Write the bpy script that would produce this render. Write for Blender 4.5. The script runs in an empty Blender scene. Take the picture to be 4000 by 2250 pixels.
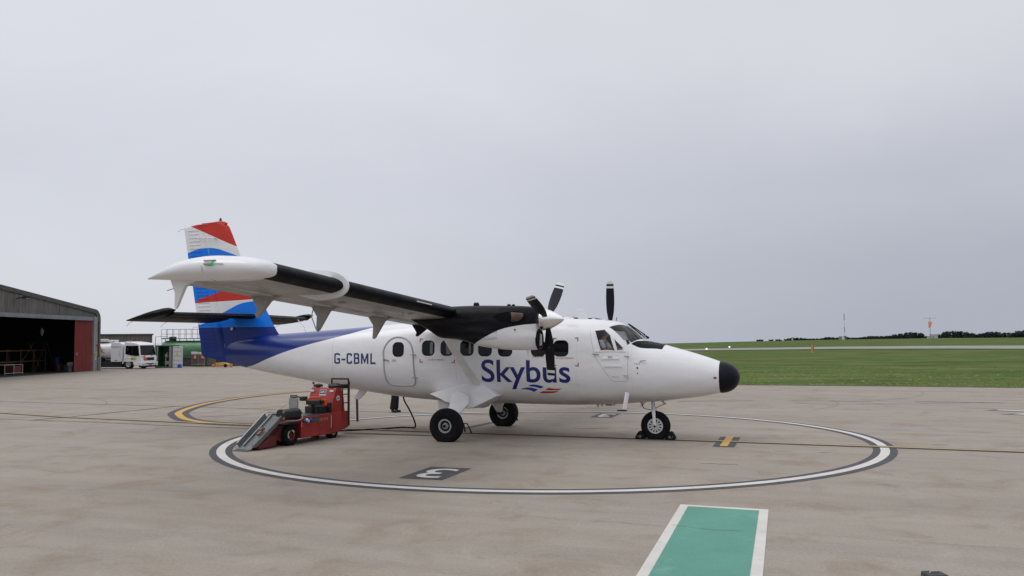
import bpy, bmesh, math, random
from mathutils import Matrix, Vector
R = math.radians
random.seed(7)
SC = bpy.context.scene
COL = SC.collection

# ------------------------------------------------------------------ camera
CAMH = 2.333
cd = bpy.data.cameras.new('camera'); cam = bpy.data.objects.new('camera', cd); COL.objects.link(cam)
cd.lens = 36 * 3362.65 / 4000; cd.sensor_width = 36; cd.clip_end = 60000; cd.clip_start = .1
cam.matrix_world = Matrix.Translation((0, 0, CAMH)) @ Matrix.Rotation(R(90) + .0604354, 4, 'X') @ Matrix.Rotation(-.00640617, 4, 'Z')
SC.camera = cam
# ------------------------------------------------------------------ world, sun, exposure
SUN_EL, SUN_AZ = 56, -100           # azimuth: clockwise from +Y (view direction)
W = bpy.data.worlds.new("World"); SC.world = W; W.use_nodes = True
nt = W.node_tree; nt.nodes.clear()
def N(nt, t, **k):
    n = nt.nodes.new(t)
    for a, b in k.items(): setattr(n, a, b)
    return n
def ramp(nt, fac, pts, interp='LINEAR'):
    r = N(nt, 'ShaderNodeValToRGB'); r.color_ramp.interpolation = interp
    e = r.color_ramp.elements
    while len(e) < len(pts): e.new(.5)
    for i, (p, c) in enumerate(pts):
        e[i].position = p; e[i].color = (c, c, c, 1) if isinstance(c, (int, float)) else (*c, 1)
    nt.links.new(fac, r.inputs[0]); return r.outputs[0]
def math_(nt, op, a, b=None, c=None, clamp=False):
    n = N(nt, 'ShaderNodeMath', operation=op, use_clamp=clamp)
    for i, x in enumerate((a, b, c)):
        if x is None: continue
        if isinstance(x, (int, float)): n.inputs[i].default_value = x
        else: nt.links.new(x, n.inputs[i])
    return n.outputs[0]
def mixc(nt, f, a, b, mode='MIX'):
    n = N(nt, 'ShaderNodeMix', data_type='RGBA', blend_type=mode)
    for s, x in ((0, f), (6, a), (7, b)):
        if isinstance(x, (int, float)): n.inputs[s].default_value = x if s == 0 else (x, x, x, 1)
        elif isinstance(x, tuple): n.inputs[s].default_value = (*x, 1)
        else: nt.links.new(x, n.inputs[s])
    return n.outputs[2]
def noise(nt, vec, scale, detail=4, rough=.55, dist=0, out=0):
    n = N(nt, 'ShaderNodeTexNoise'); n.inputs['Scale'].default_value = scale; n.inputs['Detail'].default_value = detail
    n.inputs['Roughness'].default_value = rough; n.inputs['Distortion'].default_value = dist
    nt.links.new(vec, n.inputs['Vector']); return n.outputs[out]
def mapping(nt, vec, sc=(1, 1, 1), rot=(0, 0, 0), loc=(0, 0, 0)):
    m = N(nt, 'ShaderNodeMapping'); m.inputs['Scale'].default_value = sc; m.inputs['Rotation'].default_value = rot
    m.inputs['Location'].default_value = loc; nt.links.new(vec, m.inputs[0]); return m.outputs[0]
tc = N(nt, 'ShaderNodeTexCoord'); gen = tc.outputs['Generated']
sx = N(nt, 'ShaderNodeSeparateXYZ'); nt.links.new(gen, sx.inputs[0])
az = math_(nt, 'MULTIPLY_ADD', sx.outputs[0], 1.0, .5, clamp=True)        # 0 left .. 1 right
el = math_(nt, 'MAXIMUM', sx.outputs[2], 0)
cn = noise(nt, mapping(nt, gen, (1.2, 1.2, 3.0)), 1.4, 5, .5, .6)
cn2 = noise(nt, mapping(nt, gen, (1, 1, 2.6), loc=(3, 1, 0)), 3.4, 6, .55, .4)
elw = math_(nt, 'ADD', el, math_(nt, 'MULTIPLY', math_(nt, 'SUBTRACT', cn, .5), .12))
left = ramp(nt, elw, [(0, (.68, .695, .755)), (.07, (.68, .70, .76)), (.18, (.655, .675, .74)), (.35, (.73, .745, .81)), (.6, (.90, .92, .98)), (1, (1.10, 1.10, 1.15))], 'EASE')
right = ramp(nt, elw, [(0, (.42, .445, .525)), (.07, (.445, .465, .54)), (.17, (.52, .54, .605)), (.33, (.69, .70, .755)), (.6, (.88, .90, .96)), (1, (1.10, 1.10, 1.15))], 'EASE')
lr = ramp(nt, az, [(.05, 0), (.98, 1)], 'EASE')
col = mixc(nt, lr, left, right)
vari = math_(nt, 'MULTIPLY_ADD', math_(nt, 'ADD', math_(nt, 'MULTIPLY', cn, .6), math_(nt, 'MULTIPLY', cn2, .4)), .22, .93)
vv = N(nt, 'ShaderNodeCombineXYZ')
for i in range(3): nt.links.new(vari, vv.inputs[i])
col = mixc(nt, 1.0, col, vv.outputs[0], 'MULTIPLY')
sky = N(nt, 'ShaderNodeTexSky', sky_type='NISHITA', sun_disc=False)
sky.sun_elevation = R(SUN_EL); sky.sun_rotation = R(SUN_AZ)
bg0 = N(nt, 'ShaderNodeBackground'); nt.links.new(col, bg0.inputs[0]); bg0.inputs[1].default_value = 1.0
bg1 = N(nt, 'ShaderNodeBackground'); nt.links.new(sky.outputs[0], bg1.inputs[0]); bg1.inputs[1].default_value = .05
mx = N(nt, 'ShaderNodeMixShader'); mx.inputs[0].default_value = .08
nt.links.new(bg0.outputs[0], mx.inputs[1]); nt.links.new(bg1.outputs[0], mx.inputs[2])
wo = N(nt, 'ShaderNodeOutputWorld'); nt.links.new(mx.outputs[0], wo.inputs[0])
sd = bpy.data.lights.new('sun', 'SUN'); sd.energy = .8; sd.angle = R(35); sd.color = (1, .97, .93)
so = bpy.data.objects.new('sun', sd); COL.objects.link(so)
sdir = Vector((math.sin(R(SUN_AZ)) * math.cos(R(SUN_EL)), math.cos(R(SUN_AZ)) * math.cos(R(SUN_EL)), math.sin(R(SUN_EL))))
so.rotation_euler = sdir.to_track_quat('Z', 'Y').to_euler(); so.location = sdir * 50
SC.view_settings.view_transform = 'Standard'; SC.view_settings.look = 'None'
SC.view_settings.exposure = 0; SC.view_settings.gamma = 1; SC.view_settings.use_curve_mapping = False

# ------------------------------------------------------------------ materials
MATS = {}
def mat(name, col=(.5, .5, .5), rough=.5, metal=0, var=.0, vs=3.0, bump=0, bs=20, coat=0, emit=None, spec=.5, cfn=None, streak=None):
    if name in MATS: return MATS[name]
    m = bpy.data.materials.new(name); m.use_nodes = True; nt = m.node_tree
    b = nt.nodes['Principled BSDF']
    b.inputs['Base Color'].default_value = (*col, 1); b.inputs['Roughness'].default_value = rough
    b.inputs['Metallic'].default_value = metal; b.inputs['Specular IOR Level'].default_value = spec
    b.inputs['Coat Weight'].default_value = coat; b.inputs['Coat Roughness'].default_value = .08
    tc = N(nt, 'ShaderNodeTexCoord'); oc = tc.outputs['Object']
    c = None
    if cfn: c = cfn(nt, oc)
    if var:
        v = mapping(nt, oc, streak) if streak else oc
        n1 = noise(nt, v, vs, 6, .6)
        f = ramp(nt, n1, [(.3, 1 - var), (.7, 1 + var * .3)])
        c = mixc(nt, 1.0, c if c is not None else tuple(col), f, 'MULTIPLY')
        rr = ramp(nt, n1, [(.3, min(1, rough + .12)), (.7, max(.02, rough - .05))]); nt.links.new(rr, b.inputs['Roughness'])
    if c is not None: nt.links.new(c, b.inputs['Base Color'])
    if bump:
        bp = N(nt, 'ShaderNodeBump'); bp.inputs['Strength'].default_value = bump; bp.inputs['Distance'].default_value = .02
        nt.links.new(noise(nt, oc, bs, 5, .6), bp.inputs['Height']); nt.links.new(bp.outputs[0], b.inputs['Normal'])
    if emit: b.inputs['Emission Color'].default_value = (*emit[:3], 1); b.inputs['Emission Strength'].default_value = emit[3]
    MATS[name] = m; return m
def fcurve(nt, val, pts, x0, x1, z0, z1, handle='AUTO'):
    """float curve through (x,z) points; returns z(x) for the value socket"""
    t = math_(nt, 'DIVIDE', math_(nt, 'SUBTRACT', val, x0), x1 - x0, clamp=True)
    n = N(nt, 'ShaderNodeFloatCurve'); c = n.mapping.curves[0]
    P = sorted(((x - x0) / (x1 - x0), (z - z0) / (z1 - z0)) for x, z in pts)
    if P[0][0] > 0: P.insert(0, (0, P[0][1]))
    if P[-1][0] < 1: P.append((1, P[-1][1]))
    while len(c.points) < len(P): c.points.new(.5, .5)
    for p, (a, b) in zip(c.points, P): p.location = (min(1, max(0, a)), min(1, max(0, b))); p.handle_type = handle
    n.mapping.update(); nt.links.new(t, n.inputs['Value'])
    return math_(nt, 'MULTIPLY_ADD', n.outputs[0], z1 - z0, z0)
def seams(nt, oc, c, axes, w=.006, dark=.72):
    """fine panel seams every few decimetres"""
    s = N(nt, 'ShaderNodeSeparateXYZ'); nt.links.new(oc, s.inputs[0])
    for ax, per, off in axes:
        a = math_(nt, 'ABSOLUTE', math_(nt, 'SUBTRACT', math_(nt, 'FRACT', math_(nt, 'DIVIDE', math_(nt, 'ADD', s.outputs[ax], off), per)), .5))
        m = math_(nt, 'GREATER_THAN', a, .5 - w / per)
        c = mixc(nt, math_(nt, 'MULTIPLY', m, 1 - dark), c, (.25, .25, .26))
    return c
WHITE = (.80, .80, .82); LBLUE = (.001, .19, .80); DBLUE = (.006, .026, .20); RED = (.56, .034, .022)
def dirt(nt, oc, c, amt=.16):
    n1 = noise(nt, mapping(nt, oc, (1.0, 1, 4)), 1.3, 6, .65)
    c = mixc(nt, 1.0, c, ramp(nt, n1, [(.32, 1 - amt), (.62, 1.0)]), 'MULTIPLY')
    n2 = noise(nt, oc, 14, 4, .7)
    return mixc(nt, math_(nt, 'MULTIPLY', math_(nt, 'GREATER_THAN', n2, .71), .25), c, (.3, .29, .27))
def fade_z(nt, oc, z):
    # painted belly shade with some grime, strongest low down, fading up the flank
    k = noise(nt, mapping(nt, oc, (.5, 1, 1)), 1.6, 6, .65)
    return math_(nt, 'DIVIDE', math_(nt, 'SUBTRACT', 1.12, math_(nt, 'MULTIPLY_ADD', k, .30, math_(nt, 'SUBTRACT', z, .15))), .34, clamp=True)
def fus_col(nt, oc):
    s = N(nt, 'ShaderNodeSeparateXYZ'); nt.links.new(oc, s.inputs[0]); x, y, z = s.outputs
    fc = fcurve(nt, x, [(-13.3, 1.3), (-11.7, 1.55), (-11.55, 1.60), (-11.135, 1.682), (-10.473, 1.88), (-9.708, 2.10), (-8.994, 2.27), (-8.322, 2.41), (-7.6, 2.58), (-6.95, 2.78), (-6.5, 3.1)], -14, -6, 1, 3.5)
    m = math_(nt, 'MULTIPLY', math_(nt, 'GREATER_THAN', z, fc), math_(nt, 'LESS_THAN', x, -6.3))
    c = mixc(nt, m, WHITE, DBLUE)
    c = seams(nt, oc, c, [(0, 1.27, .4)], .003, .8)
    # belly darkening: shade put into the colour, mixed with grime
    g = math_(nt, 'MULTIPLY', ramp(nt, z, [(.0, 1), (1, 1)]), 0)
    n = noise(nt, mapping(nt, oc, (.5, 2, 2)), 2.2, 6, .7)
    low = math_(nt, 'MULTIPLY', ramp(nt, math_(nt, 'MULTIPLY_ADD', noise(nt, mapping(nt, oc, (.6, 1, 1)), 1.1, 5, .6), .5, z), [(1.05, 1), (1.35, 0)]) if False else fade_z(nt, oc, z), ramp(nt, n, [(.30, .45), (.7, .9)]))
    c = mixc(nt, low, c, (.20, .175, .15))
    return dirt(nt, oc, c, .09)
def fin_col(nt, oc):
    s = N(nt, 'ShaderNodeSeparateXYZ'); nt.links.new(oc, s.inputs[0]); x, y, z = s.outputs
    c = RED
    cs = [([(-14, 5.9), (-13.54, 5.71), (-11.89, 5.04), (-11.3, 4.8)], WHITE, 'VECTOR'),
          ([(-14, 4.8), (-13.61, 4.92), (-13.3, 5.0), (-12.95, 5.04), (-12.58, 5.01), (-12.24, 4.91), (-11.9, 4.79), (-11.2, 4.5)], LBLUE, 'AUTO'),
          ([(-13.6, 3.44), (-13.33, 3.48), (-13.04, 3.6), (-12.74, 3.67), (-12.48, 3.76), (-12.1, 3.9), (-11.6, 3.85), (-11.0, 3.62)], RED, 'AUTO'),
          ([(-14, 3.43), (-13.33, 3.45), (-12.66, 3.48), (-11.92, 3.5), (-11.4, 3.52), (-10.9, 3.54)], WHITE, 'VECTOR'),
          ([(-13.4, 2.82), (-13, 2.86), (-12.7, 2.95), (-12.36, 3.14), (-12.06, 3.27), (-11.73, 3.4), (-11.37, 3.46), (-10.9, 3.50)], LBLUE, 'AUTO'),
          ([(-14, 2.745), (-10, 2.745)], DBLUE, 'VECTOR')]
    for pts, cc, h in cs:
        fc = fcurve(nt, x, pts, -14, -10, 2, 6, h)
        c = mixc(nt, math_(nt, 'LESS_THAN', z, fc), c, cc)
    return dirt(nt, oc, c, .1)
def cowl_col(nt, oc):
    s = N(nt, 'ShaderNodeSeparateXYZ'); nt.links.new(oc, s.inputs[0]); x, y, z = s.outputs
    fc = fcurve(nt, x, [(-5.3, 1.9), (-3.45, 2.2), (-3.3, 2.27), (-3.0, 2.42), (-2.67, 2.56), (-2.35, 2.63), (-1.94, 2.67), (-1.8, 2.67)], -5.5, -1.5, 1.5, 3)
    c = mixc(nt, math_(nt, 'LESS_THAN', z, fc), (.006, .006, .010), WHITE)
    k = noise(nt, mapping(nt, oc, (.6, 1, 4)), 1.6, 5, .6)
    c = mixc(nt, math_(nt, 'MULTIPLY', math_(nt, 'LESS_THAN', x, -2.75), ramp(nt, k, [(.45, 0), (.62, .5)])), c, (.035, .034, .030))
    return dirt(nt, oc, c, .12)
def low_col(nt, oc):  # wing underside: shade painted into the base tone, plus streaks and seams
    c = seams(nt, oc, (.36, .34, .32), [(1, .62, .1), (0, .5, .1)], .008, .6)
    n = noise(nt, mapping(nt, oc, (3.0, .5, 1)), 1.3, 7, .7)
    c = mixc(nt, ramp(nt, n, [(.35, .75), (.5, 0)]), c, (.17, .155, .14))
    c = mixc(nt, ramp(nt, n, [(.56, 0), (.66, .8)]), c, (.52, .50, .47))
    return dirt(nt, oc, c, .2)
def under_col(nt, oc):
    c = seams(nt, oc, WHITE, [(1, .62, .1), (0, .5, .1)], .006, .8)
    n = noise(nt, mapping(nt, oc, (.8, 2.2, 1)), 1.6, 7, .72)
    c = mixc(nt, ramp(nt, n, [(.42, 0), (.68, .5)]), c, (.30, .27, .24))
    return dirt(nt, oc, c, .15)
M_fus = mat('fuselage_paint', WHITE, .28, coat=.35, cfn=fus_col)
M_fin = mat('tail_paint', WHITE, .33, spec=.3, cfn=fin_col)
M_white = mat('white_paint', WHITE, .3, coat=.3, cfn=lambda nt, oc: dirt(nt, oc, mixc(nt, 0.0, WHITE, WHITE), .1))
M_wing = mat('wing_paint', WHITE, .3, coat=.2, cfn=under_col)
M_wlow = mat('wing_underside_shade', (.33, .31, .29), .38, spec=.5, cfn=lambda nt, oc: low_col(nt, oc)); M_brk = mat('bracket_grey', (.30, .285, .27), .45, var=.25, vs=5)
M_cowl = mat('cowling_paint', (.02, .02, .02), .38, spec=.10, cfn=cowl_col)
M_black = mat('black_rubber_boot', (.006, .006, .009), .5, var=.3, vs=2.5, spec=.08)
M_bpaint = mat('matt_black_paint', (.006, .006, .010), .45, var=.25, vs=3, spec=.12)
M_radome = mat('radome_black', (.007, .008, .014), .35, spec=.16, var=.2, vs=4)
M_tyre = mat('tyre_rubber', (.010, .010, .012), .8, var=.4, vs=9, bump=.2, bs=60, spec=.15)
M_rim = mat('wheel_metal', (.42, .42, .43), .4, metal=.3, var=.35, vs=14)
M_rimw = mat('wheel_white', (.66, .66, .66), .4, var=.25, vs=14)
M_dark = mat('dark_recess', (.003, .003, .004), .8, spec=.1)
M_grey = mat('grey_seal', (.40, .40, .42), .5, var=.1)
M_steel = mat('steel', (.5, .5, .51), .3, metal=.8, var=.25, vs=8)
M_spin = mat('polished_spinner', (.88, .87, .86), .14, metal=1, var=.08, vs=5)
M_exh = mat('exhaust_steel', (.13, .08, .068), .5, metal=.5, var=.4, vs=10)
M_navy = mat('navy_lettering', (.006, .013, .155), .35)
M_nblack = mat('dark_navy_lettering', (.010, .018, .13), .35)
M_rmark = mat('red_marking', (.32, .025, .025), .45)
M_rlogo = mat('red_logo', (.42, .03, .02), .35)
M_blogo = mat('blue_logo', (.01, .045, .32), .35)
M_pane = mat('dark_window_pane', (.004, .004, .006), .06, spec=.22)
M_panel = mat('panel_line', (.42, .42, .43), .5)
def glass_mat(name, tint, refl=1.45, rough=.02):
    m = bpy.data.materials.new(name); m.use_nodes = True; nt = m.node_tree; nt.nodes.clear()
    o = N(nt, 'ShaderNodeOutputMaterial'); mx = N(nt, 'ShaderNodeMixShader'); t = N(nt, 'ShaderNodeBsdfTransparent'); g = N(nt, 'ShaderNodeBsdfGlossy')
    t.inputs[0].default_value = (*tint, 1); g.inputs['Roughness'].default_value = rough
    f = N(nt, 'ShaderNodeFresnel'); f.inputs[0].default_value = refl
    nt.links.new(f.outputs[0], mx.inputs[0]); nt.links.new(t.outputs[0], mx.inputs[1]); nt.links.new(g.outputs[0], mx.inputs[2]); nt.links.new(mx.outputs[0], o.inputs[0])
    return m
M_seal = mat('window_rubber', (.006, .006, .007), .8, spec=.2)
M_glass = glass_mat('cockpit_glass', (.93, .95, .95))

# ------------------------------------------------------------------ mesh helpers
class MB:
    def __init__(s): s.v = []; s.f = []; s.m = []
    def add(s, vs, fs, mi=0):
        o = len(s.v); s.v += [tuple(v) for v in vs]; s.f += [tuple(i + o for i in f) for f in fs]; s.m += [mi] * len(fs); return s
    def box(s, c, sz, rot=None, mi=0):
        hx, hy, hz = sz[0] / 2, sz[1] / 2, sz[2] / 2
        vs = [Vector((x, y, z)) for x in (-hx, hx) for y in (-hy, hy) for z in (-hz, hz)]
        if rot is not None: vs = [rot @ v for v in vs]
        vs = [v + Vector(c) for v in vs]
        return s.add(vs, [(0, 1, 3, 2), (4, 6, 7, 5), (0, 4, 5, 1), (2, 3, 7, 6), (0, 2, 6, 4), (1, 5, 7, 3)], mi)
    def bar(s, a, b, w, h, mi=0):
        a, b = Vector(a), Vector(b); d = b - a; q = d.to_track_quat('X', 'Z').to_matrix()
        return s.box((a + b) / 2, (d.length, w, h), q, mi)
    def cyl(s, a, b, r0, r1=None, n=16, caps=True, mi=0):
        r1 = r0 if r1 is None else r1; a, b = Vector(a), Vector(b)
        q = (b - a).to_track_quat('Z', 'Y').to_matrix()
        vs = [a + q @ Vector((r0 * math.cos(t), r0 * math.sin(t), 0)) for t in [2 * math.pi * i / n for i in range(n)]]
        vs += [b + q @ Vector((r1 * math.cos(t), r1 * math.sin(t), 0)) for t in [2 * math.pi * i / n for i in range(n)]]
        fs = [(i, (i + 1) % n, n + (i + 1) % n, n + i) for i in range(n)]
        if caps: fs += [tuple(range(n))[::-1], tuple(range(n, 2 * n))]
        return s.add(vs, fs, mi)
    def tube(s, pts, r, n=8, closed=False, mi=0):
        P = [Vector(p) for p in pts]; k = len(P); rings = []
        up = None
        for i in range(k):
            if closed: d = P[(i + 1) % k] - P[i - 1]
            else: d = P[min(i + 1, k - 1)] - P[max(i - 1, 0)]
            d.normalize()
            if up is None: up = Vector((0, 0, 1)) if abs(d.z) < .9 else Vector((1, 0, 0))
            sd = d.cross(up).normalized(); u2 = sd.cross(d).normalized(); up = u2
            rr = r[i] if isinstance(r, (list, tuple)) else r
            rings.append([P[i] + sd * rr * math.cos(t) + u2 * rr * math.sin(t) for t in [2 * math.pi * j / n for j in range(n)]])
        return s.loft(rings, caps=not closed, wrap=closed, mi=mi)
    def loft(s, rings, caps=True, wrap=False, mi=0):
        n = len(rings[0]); vs = [v for r in rings for v in r]; k = len(rings); fs = []
        for i in range(k if wrap else k - 1):
            a, b = i * n, ((i + 1) % k) * n
            fs += [(a + j, a + (j + 1) % n, b + (j + 1) % n, b + j) for j in range(n)]
        if caps: fs += [tuple(range(n))[::-1], tuple(range((k - 1) * n, k * n))]
        return s.add(vs, fs, mi)
    def lathe(s, prof, o, axis, n=32, mi=0, caps=False):
        o = Vector(o); q = Vector(axis).to_track_quat('Z', 'Y').to_matrix()
        rings = [[o + q @ Vector((r * math.cos(t), r * math.sin(t), h)) for t in [2 * math.pi * i / n for i in range(n)]] for h, r in prof]
        return s.loft(rings, caps=caps, mi=mi)
    def prism(s, poly, fa, fb, mi=0):
        n = len(poly); vs = [fa(*p) for p in poly] + [fb(*p) for p in poly]
        return s.add(vs, [tuple(range(n))[::-1], tuple(range(n, 2 * n))] + [(i, (i + 1) % n, n + (i + 1) % n, n + i) for i in range(n)], mi)
    def obj(s, name, m, parent=None, smooth=40, bevel=0, loc=None, rot=None):
        me = bpy.data.meshes.new(name); me.from_pydata(s.v, [], s.f); ms = m if isinstance(m, list) else [m]
        for x in ms: me.materials.append(x)
        if len(ms) > 1:
            for p, i in zip(me.polygons, s.m): p.material_index = i
        return link(name, me, parent, smooth, bevel, loc, rot)
def fix_normals(me):
    bm = bmesh.new(); bm.from_mesh(me); bmesh.ops.recalc_face_normals(bm, faces=bm.faces); bm.to_mesh(me); bm.free()
def link(name, me, parent=None, smooth=40, bevel=0, loc=None, rot=None, fix=True):
    if fix: fix_normals(me)
    if smooth:
        me.shade_smooth()
        if smooth < 180: me.set_sharp_from_angle(angle=R(smooth))
    o = bpy.data.objects.new(name, me); COL.objects.link(o)
    if parent: o.parent = parent
    if bevel:
        b = o.modifiers.new('bevel', 'BEVEL'); b.width = bevel; b.segments = 2; b.limit_method = 'ANGLE'; b.angle_limit = R(35)
    if loc is not None: o.location = loc
    if rot is not None: o.rotation_euler = rot
    return o
def tag(o, label=None, cat=None, group=None, kind=None):
    for k, v in (('label', label), ('category', cat), ('group', group), ('kind', kind)):
        if v: o[k] = v
    return o
def thing(name, label, cat, loc=(0, 0, 0), rz=0, group=None):
    o = bpy.data.objects.new(name, None); COL.objects.link(o); o.location = loc; o.rotation_euler = (0, 0, rz); o.empty_display_size = .3
    return tag(o, label, cat, group)
def copy_tree(o, parent=None):
    c = o.copy(); COL.objects.link(c)
    if parent: c.parent = parent
    for ch in [x for x in bpy.data.objects if x.parent == o]: copy_tree(ch, c)
    return c
def text_mesh(s, bold=0.0, shear=0):
    cu = bpy.data.curves.new('t', 'FONT'); cu.body = s; cu.offset = bold; cu.shear = shear; cu.resolution_u = 6
    o = bpy.data.objects.new('t', cu); COL.objects.link(o)
    bpy.context.view_layer.update()
    me = bpy.data.meshes.new_from_object(o.evaluated_get(bpy.context.evaluated_depsgraph_get()))
    bpy.data.objects.remove(o); bpy.data.curves.remove(cu); return me
def text_to(s, name, m, fn, parent, x0, x1, z0, z1, bold=0., step=None, flat=False):
    """text scaled to the box x0..x1, z0..z1 of the surface map fn(x,z)"""
    me = text_mesh(s, bold); bm = bmesh.new(); bm.from_mesh(me)
    X = [v.co.x for v in bm.verts]; Y = [v.co.y for v in bm.verts]; a, b, c, d = min(X), max(X), min(Y), max(Y)
    for v in bm.verts: v.co = Vector((x0 + (v.co.x - a) / (b - a) * (x1 - x0), z0 + (v.co.y - c) / (d - c) * (z1 - z0), 0))
    if step:
        z = min(z0, z1) + step
        while z < max(z0, z1):
            bmesh.ops.bisect_plane(bm, geom=bm.verts[:] + bm.edges[:] + bm.faces[:], plane_co=(0, z, 0), plane_no=(0, 1, 0)); z += step
    for v in bm.verts: v.co = Vector(fn(v.co.x, v.co.y))
    me2 = bpy.data.meshes.new(name); bm.to_mesh(me2); bm.free(); me2.materials.clear(); me2.materials.append(m)
    return link(name, me2, parent, 0, fix=False)

# ------------------------------------------------------------------ terrain, apron, taxiway, sea
HC = [(.1776, -.58), (.2667, .33), (.3855, 1.38), (.504, 1.9), (.593, 1.92), (.8, 1.95)]
def lerp_tab(T, x):
    if x <= T[0][0]: return T[0][1]
    for (a, p), (b, q) in zip(T, T[1:]):
        if x <= b: return p + (q - p) * (x - a) / (b - a)
    return T[-1][1]
def ground_z(X, Y):
    d = math.hypot(X, Y); th = math.atan2(X, Y)
    if abs(th) > 1.2: hc = -.8
    else: hc = lerp_tab([(-.2, -.8)] + HC, math.tan(th))
    if Y < 0: hc = -.8
    if d < 60: return -.02
    yy = 1 / math.hypot(1, math.tan(th)) if abs(th) < 1.2 else .4
    dd = d * yy
    t = min(1, max(0, (dd - 60) / 540))
    z = -.02 + (hc + .02) * t
    if dd > 600: z = hc - (dd - 600) * .035
    return z
gb = MB(); RR = [0.01, 20, 40, 60, 80, 100, 130, 160, 200, 250, 300, 360, 420, 480, 540, 580, 620, 660, 700, 760, 820, 900, 1100, 1400, 2000, 3000]
NA = 180
rings = [[(r * math.sin(2 * math.pi * i / NA), r * math.cos(2 * math.pi * i / NA), ground_z(r * math.sin(2 * math.pi * i / NA), r * math.cos(2 * math.pi * i / NA))) for i in range(NA)] for r in RR]
gb.loft(rings, caps=False)
def grass_col(nt, oc):
    a = noise(nt, mapping(nt, oc, (.3, 1, 1), (0, 0, R(14))), .10, 7, .7)
    b = noise(nt, mapping(nt, oc, (.35, .8, 1), (0, 0, R(14))), .30, 9, .82)
    f = noise(nt, oc, 9, 5, .75)
    c = ramp(nt, a, [(.36, (.060, .100, .017)), (.5, (.090, .138, .024)), (.62, (.135, .140, .036))])
    c = mixc(nt, ramp(nt, b, [(.52, 0), (.60, .9)]), c, (.165, .185, .085))
    c = mixc(nt, ramp(nt, b, [(.40, .85), (.48, 0)]), c, (.040, .074, .012))
    g = mixc(nt, ramp(nt, f, [(.3, .55), (.7, 0)]), c, (.035, .060, .012))
    return g
M_grass = mat('grass_sheet', (.07, .11, .025), .95, spec=.1, cfn=grass_col, bump=.6, bs=6)
tag(gb.obj('ground', M_grass), kind='structure')
M_sea = mat('sea_surface', (.30, .34, .40), .25, bump=.2, bs=.5)  # pale tone puts the distance haze into the colour
sb = MB(); sb.add([(-45000, -45000, -45), (45000, -45000, -45), (45000, 45000, -45), (-45000, 45000, -45)], [(0, 1, 2, 3)])
tag(sb.obj('sea', M_sea, smooth=0), kind='structure')

HD = -.350070433; CH, SH = math.cos(HD), math.sin(HD)
def apron_col(nt, oc):
    o2 = mapping(nt, oc, (1, 1, 1), (0, 0, -HD))
    big = noise(nt, mapping(nt, o2, (.06, .16, 1)), 1, 5, .6)
    st = noise(nt, mapping(nt, o2, (.22, 1.5, 1), loc=(4, 7, 0)), 1, 7, .65)
    bl = noise(nt, oc, .9, 6, .7, .5)
    fi = noise(nt, oc, 26, 4, .8)
    vf = noise(nt, oc, 110, 3, .8)
    c = ramp(nt, big, [(.3, (.292, .248, .203)), (.5, (.330, .289, .243)), (.7, (.350, .313, .270))])
    c = mixc(nt, ramp(nt, st, [(.46, 0), (.68, .55)]), c, (.252, .226, .197))
    c = mixc(nt, ramp(nt, st, [(.27, .7), (.44, 0)]), c, (.370, .315, .272))
    c = mixc(nt, ramp(nt, bl, [(.50, 0), (.70, .65)]), c, (.225, .172, .128))
    c = mixc(nt, ramp(nt, bl, [(.26, .65), (.42, 0)]), c, (.385, .348, .305))
    c = mixc(nt, 1.0, c, ramp(nt, fi, [(.25, .78), (.75, 1.15)]), 'MULTIPLY')
    c = mixc(nt, 1.0, c, ramp(nt, vf, [(.25, .66), (.5, 1.0), (.75, 1.30)]), 'MULTIPLY')
    # oil and rubber spots
    sp = noise(nt, mapping(nt, oc, (1, 1, 1), loc=(9, 2, 0)), 1.7, 3, .5)
    c = mixc(nt, ramp(nt, sp, [(.70, 0), (.78, .45)]), c, (.15, .13, .12))
    # faint tyre tracks
    return c
M_apron = mat('apron_concrete', (.33, .30, .28), .82, spec=.25, cfn=apron_col, bump=.35, bs=45)
def flat(poly, z, name, m, kind='structure'):
    b = MB(); b.add([(x, y, z) for x, y in poly], [tuple(range(len(poly)))])
    o = b.obj(name, m, smooth=0); return tag(o, kind=kind)
edge = [(90, 17.5), (60, 27.4), (30, 37.45), (23.4, 39.65), (17.3, 41.9), (10.1, 44.0), (2, 46.7), (-6, 49.4), (-14, 66), (-20, 96), (-60, 110), (-110, 90)]
ap = [(90, -40)] + edge + [(-110, -40)]
flat(ap, 0.0, 'apron', M_apron)
# concrete skirt by the fuel store
def ribbon(pts, w, z, name, m, closed=False, off=0, zf=None):
    P = [Vector((x, y)) for x, y in pts]; k = len(P); L = []; Rr = []
    for i in range(k):
        d = (P[(i + 1) % k] - P[i - 1]) if closed else (P[min(i + 1, k - 1)] - P[max(i - 1, 0)])
        d.normalize(); n = Vector((-d.y, d.x))
        a, b = P[i] + n * (off + w / 2), P[i] + n * (off - w / 2)
        L.append((a.x, a.y, (zf(a.x, a.y) if zf else 0) + z)); Rr.append((b.x, b.y, (zf(b.x, b.y) if zf else 0) + z))
    b = MB(); b.add(L + Rr, [(i, (i + 1) % k, k + (i + 1) % k, k + i) for i in range(k if closed else k - 1)])
    o = b.obj(name, m, smooth=0)
    for p in o.data.polygons:
        pass
    return tag(o, kind='structure')
def dens(pts, step):
    out = []
    for (a, b), (c, d) in zip(pts, pts[1:]):
        n = max(1, int(math.hypot(c - a, d - b) / step)); out += [(a + (c - a) * i / n, b + (d - b) * i / n) for i in range(n)]
    return out + [pts[-1]]
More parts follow.
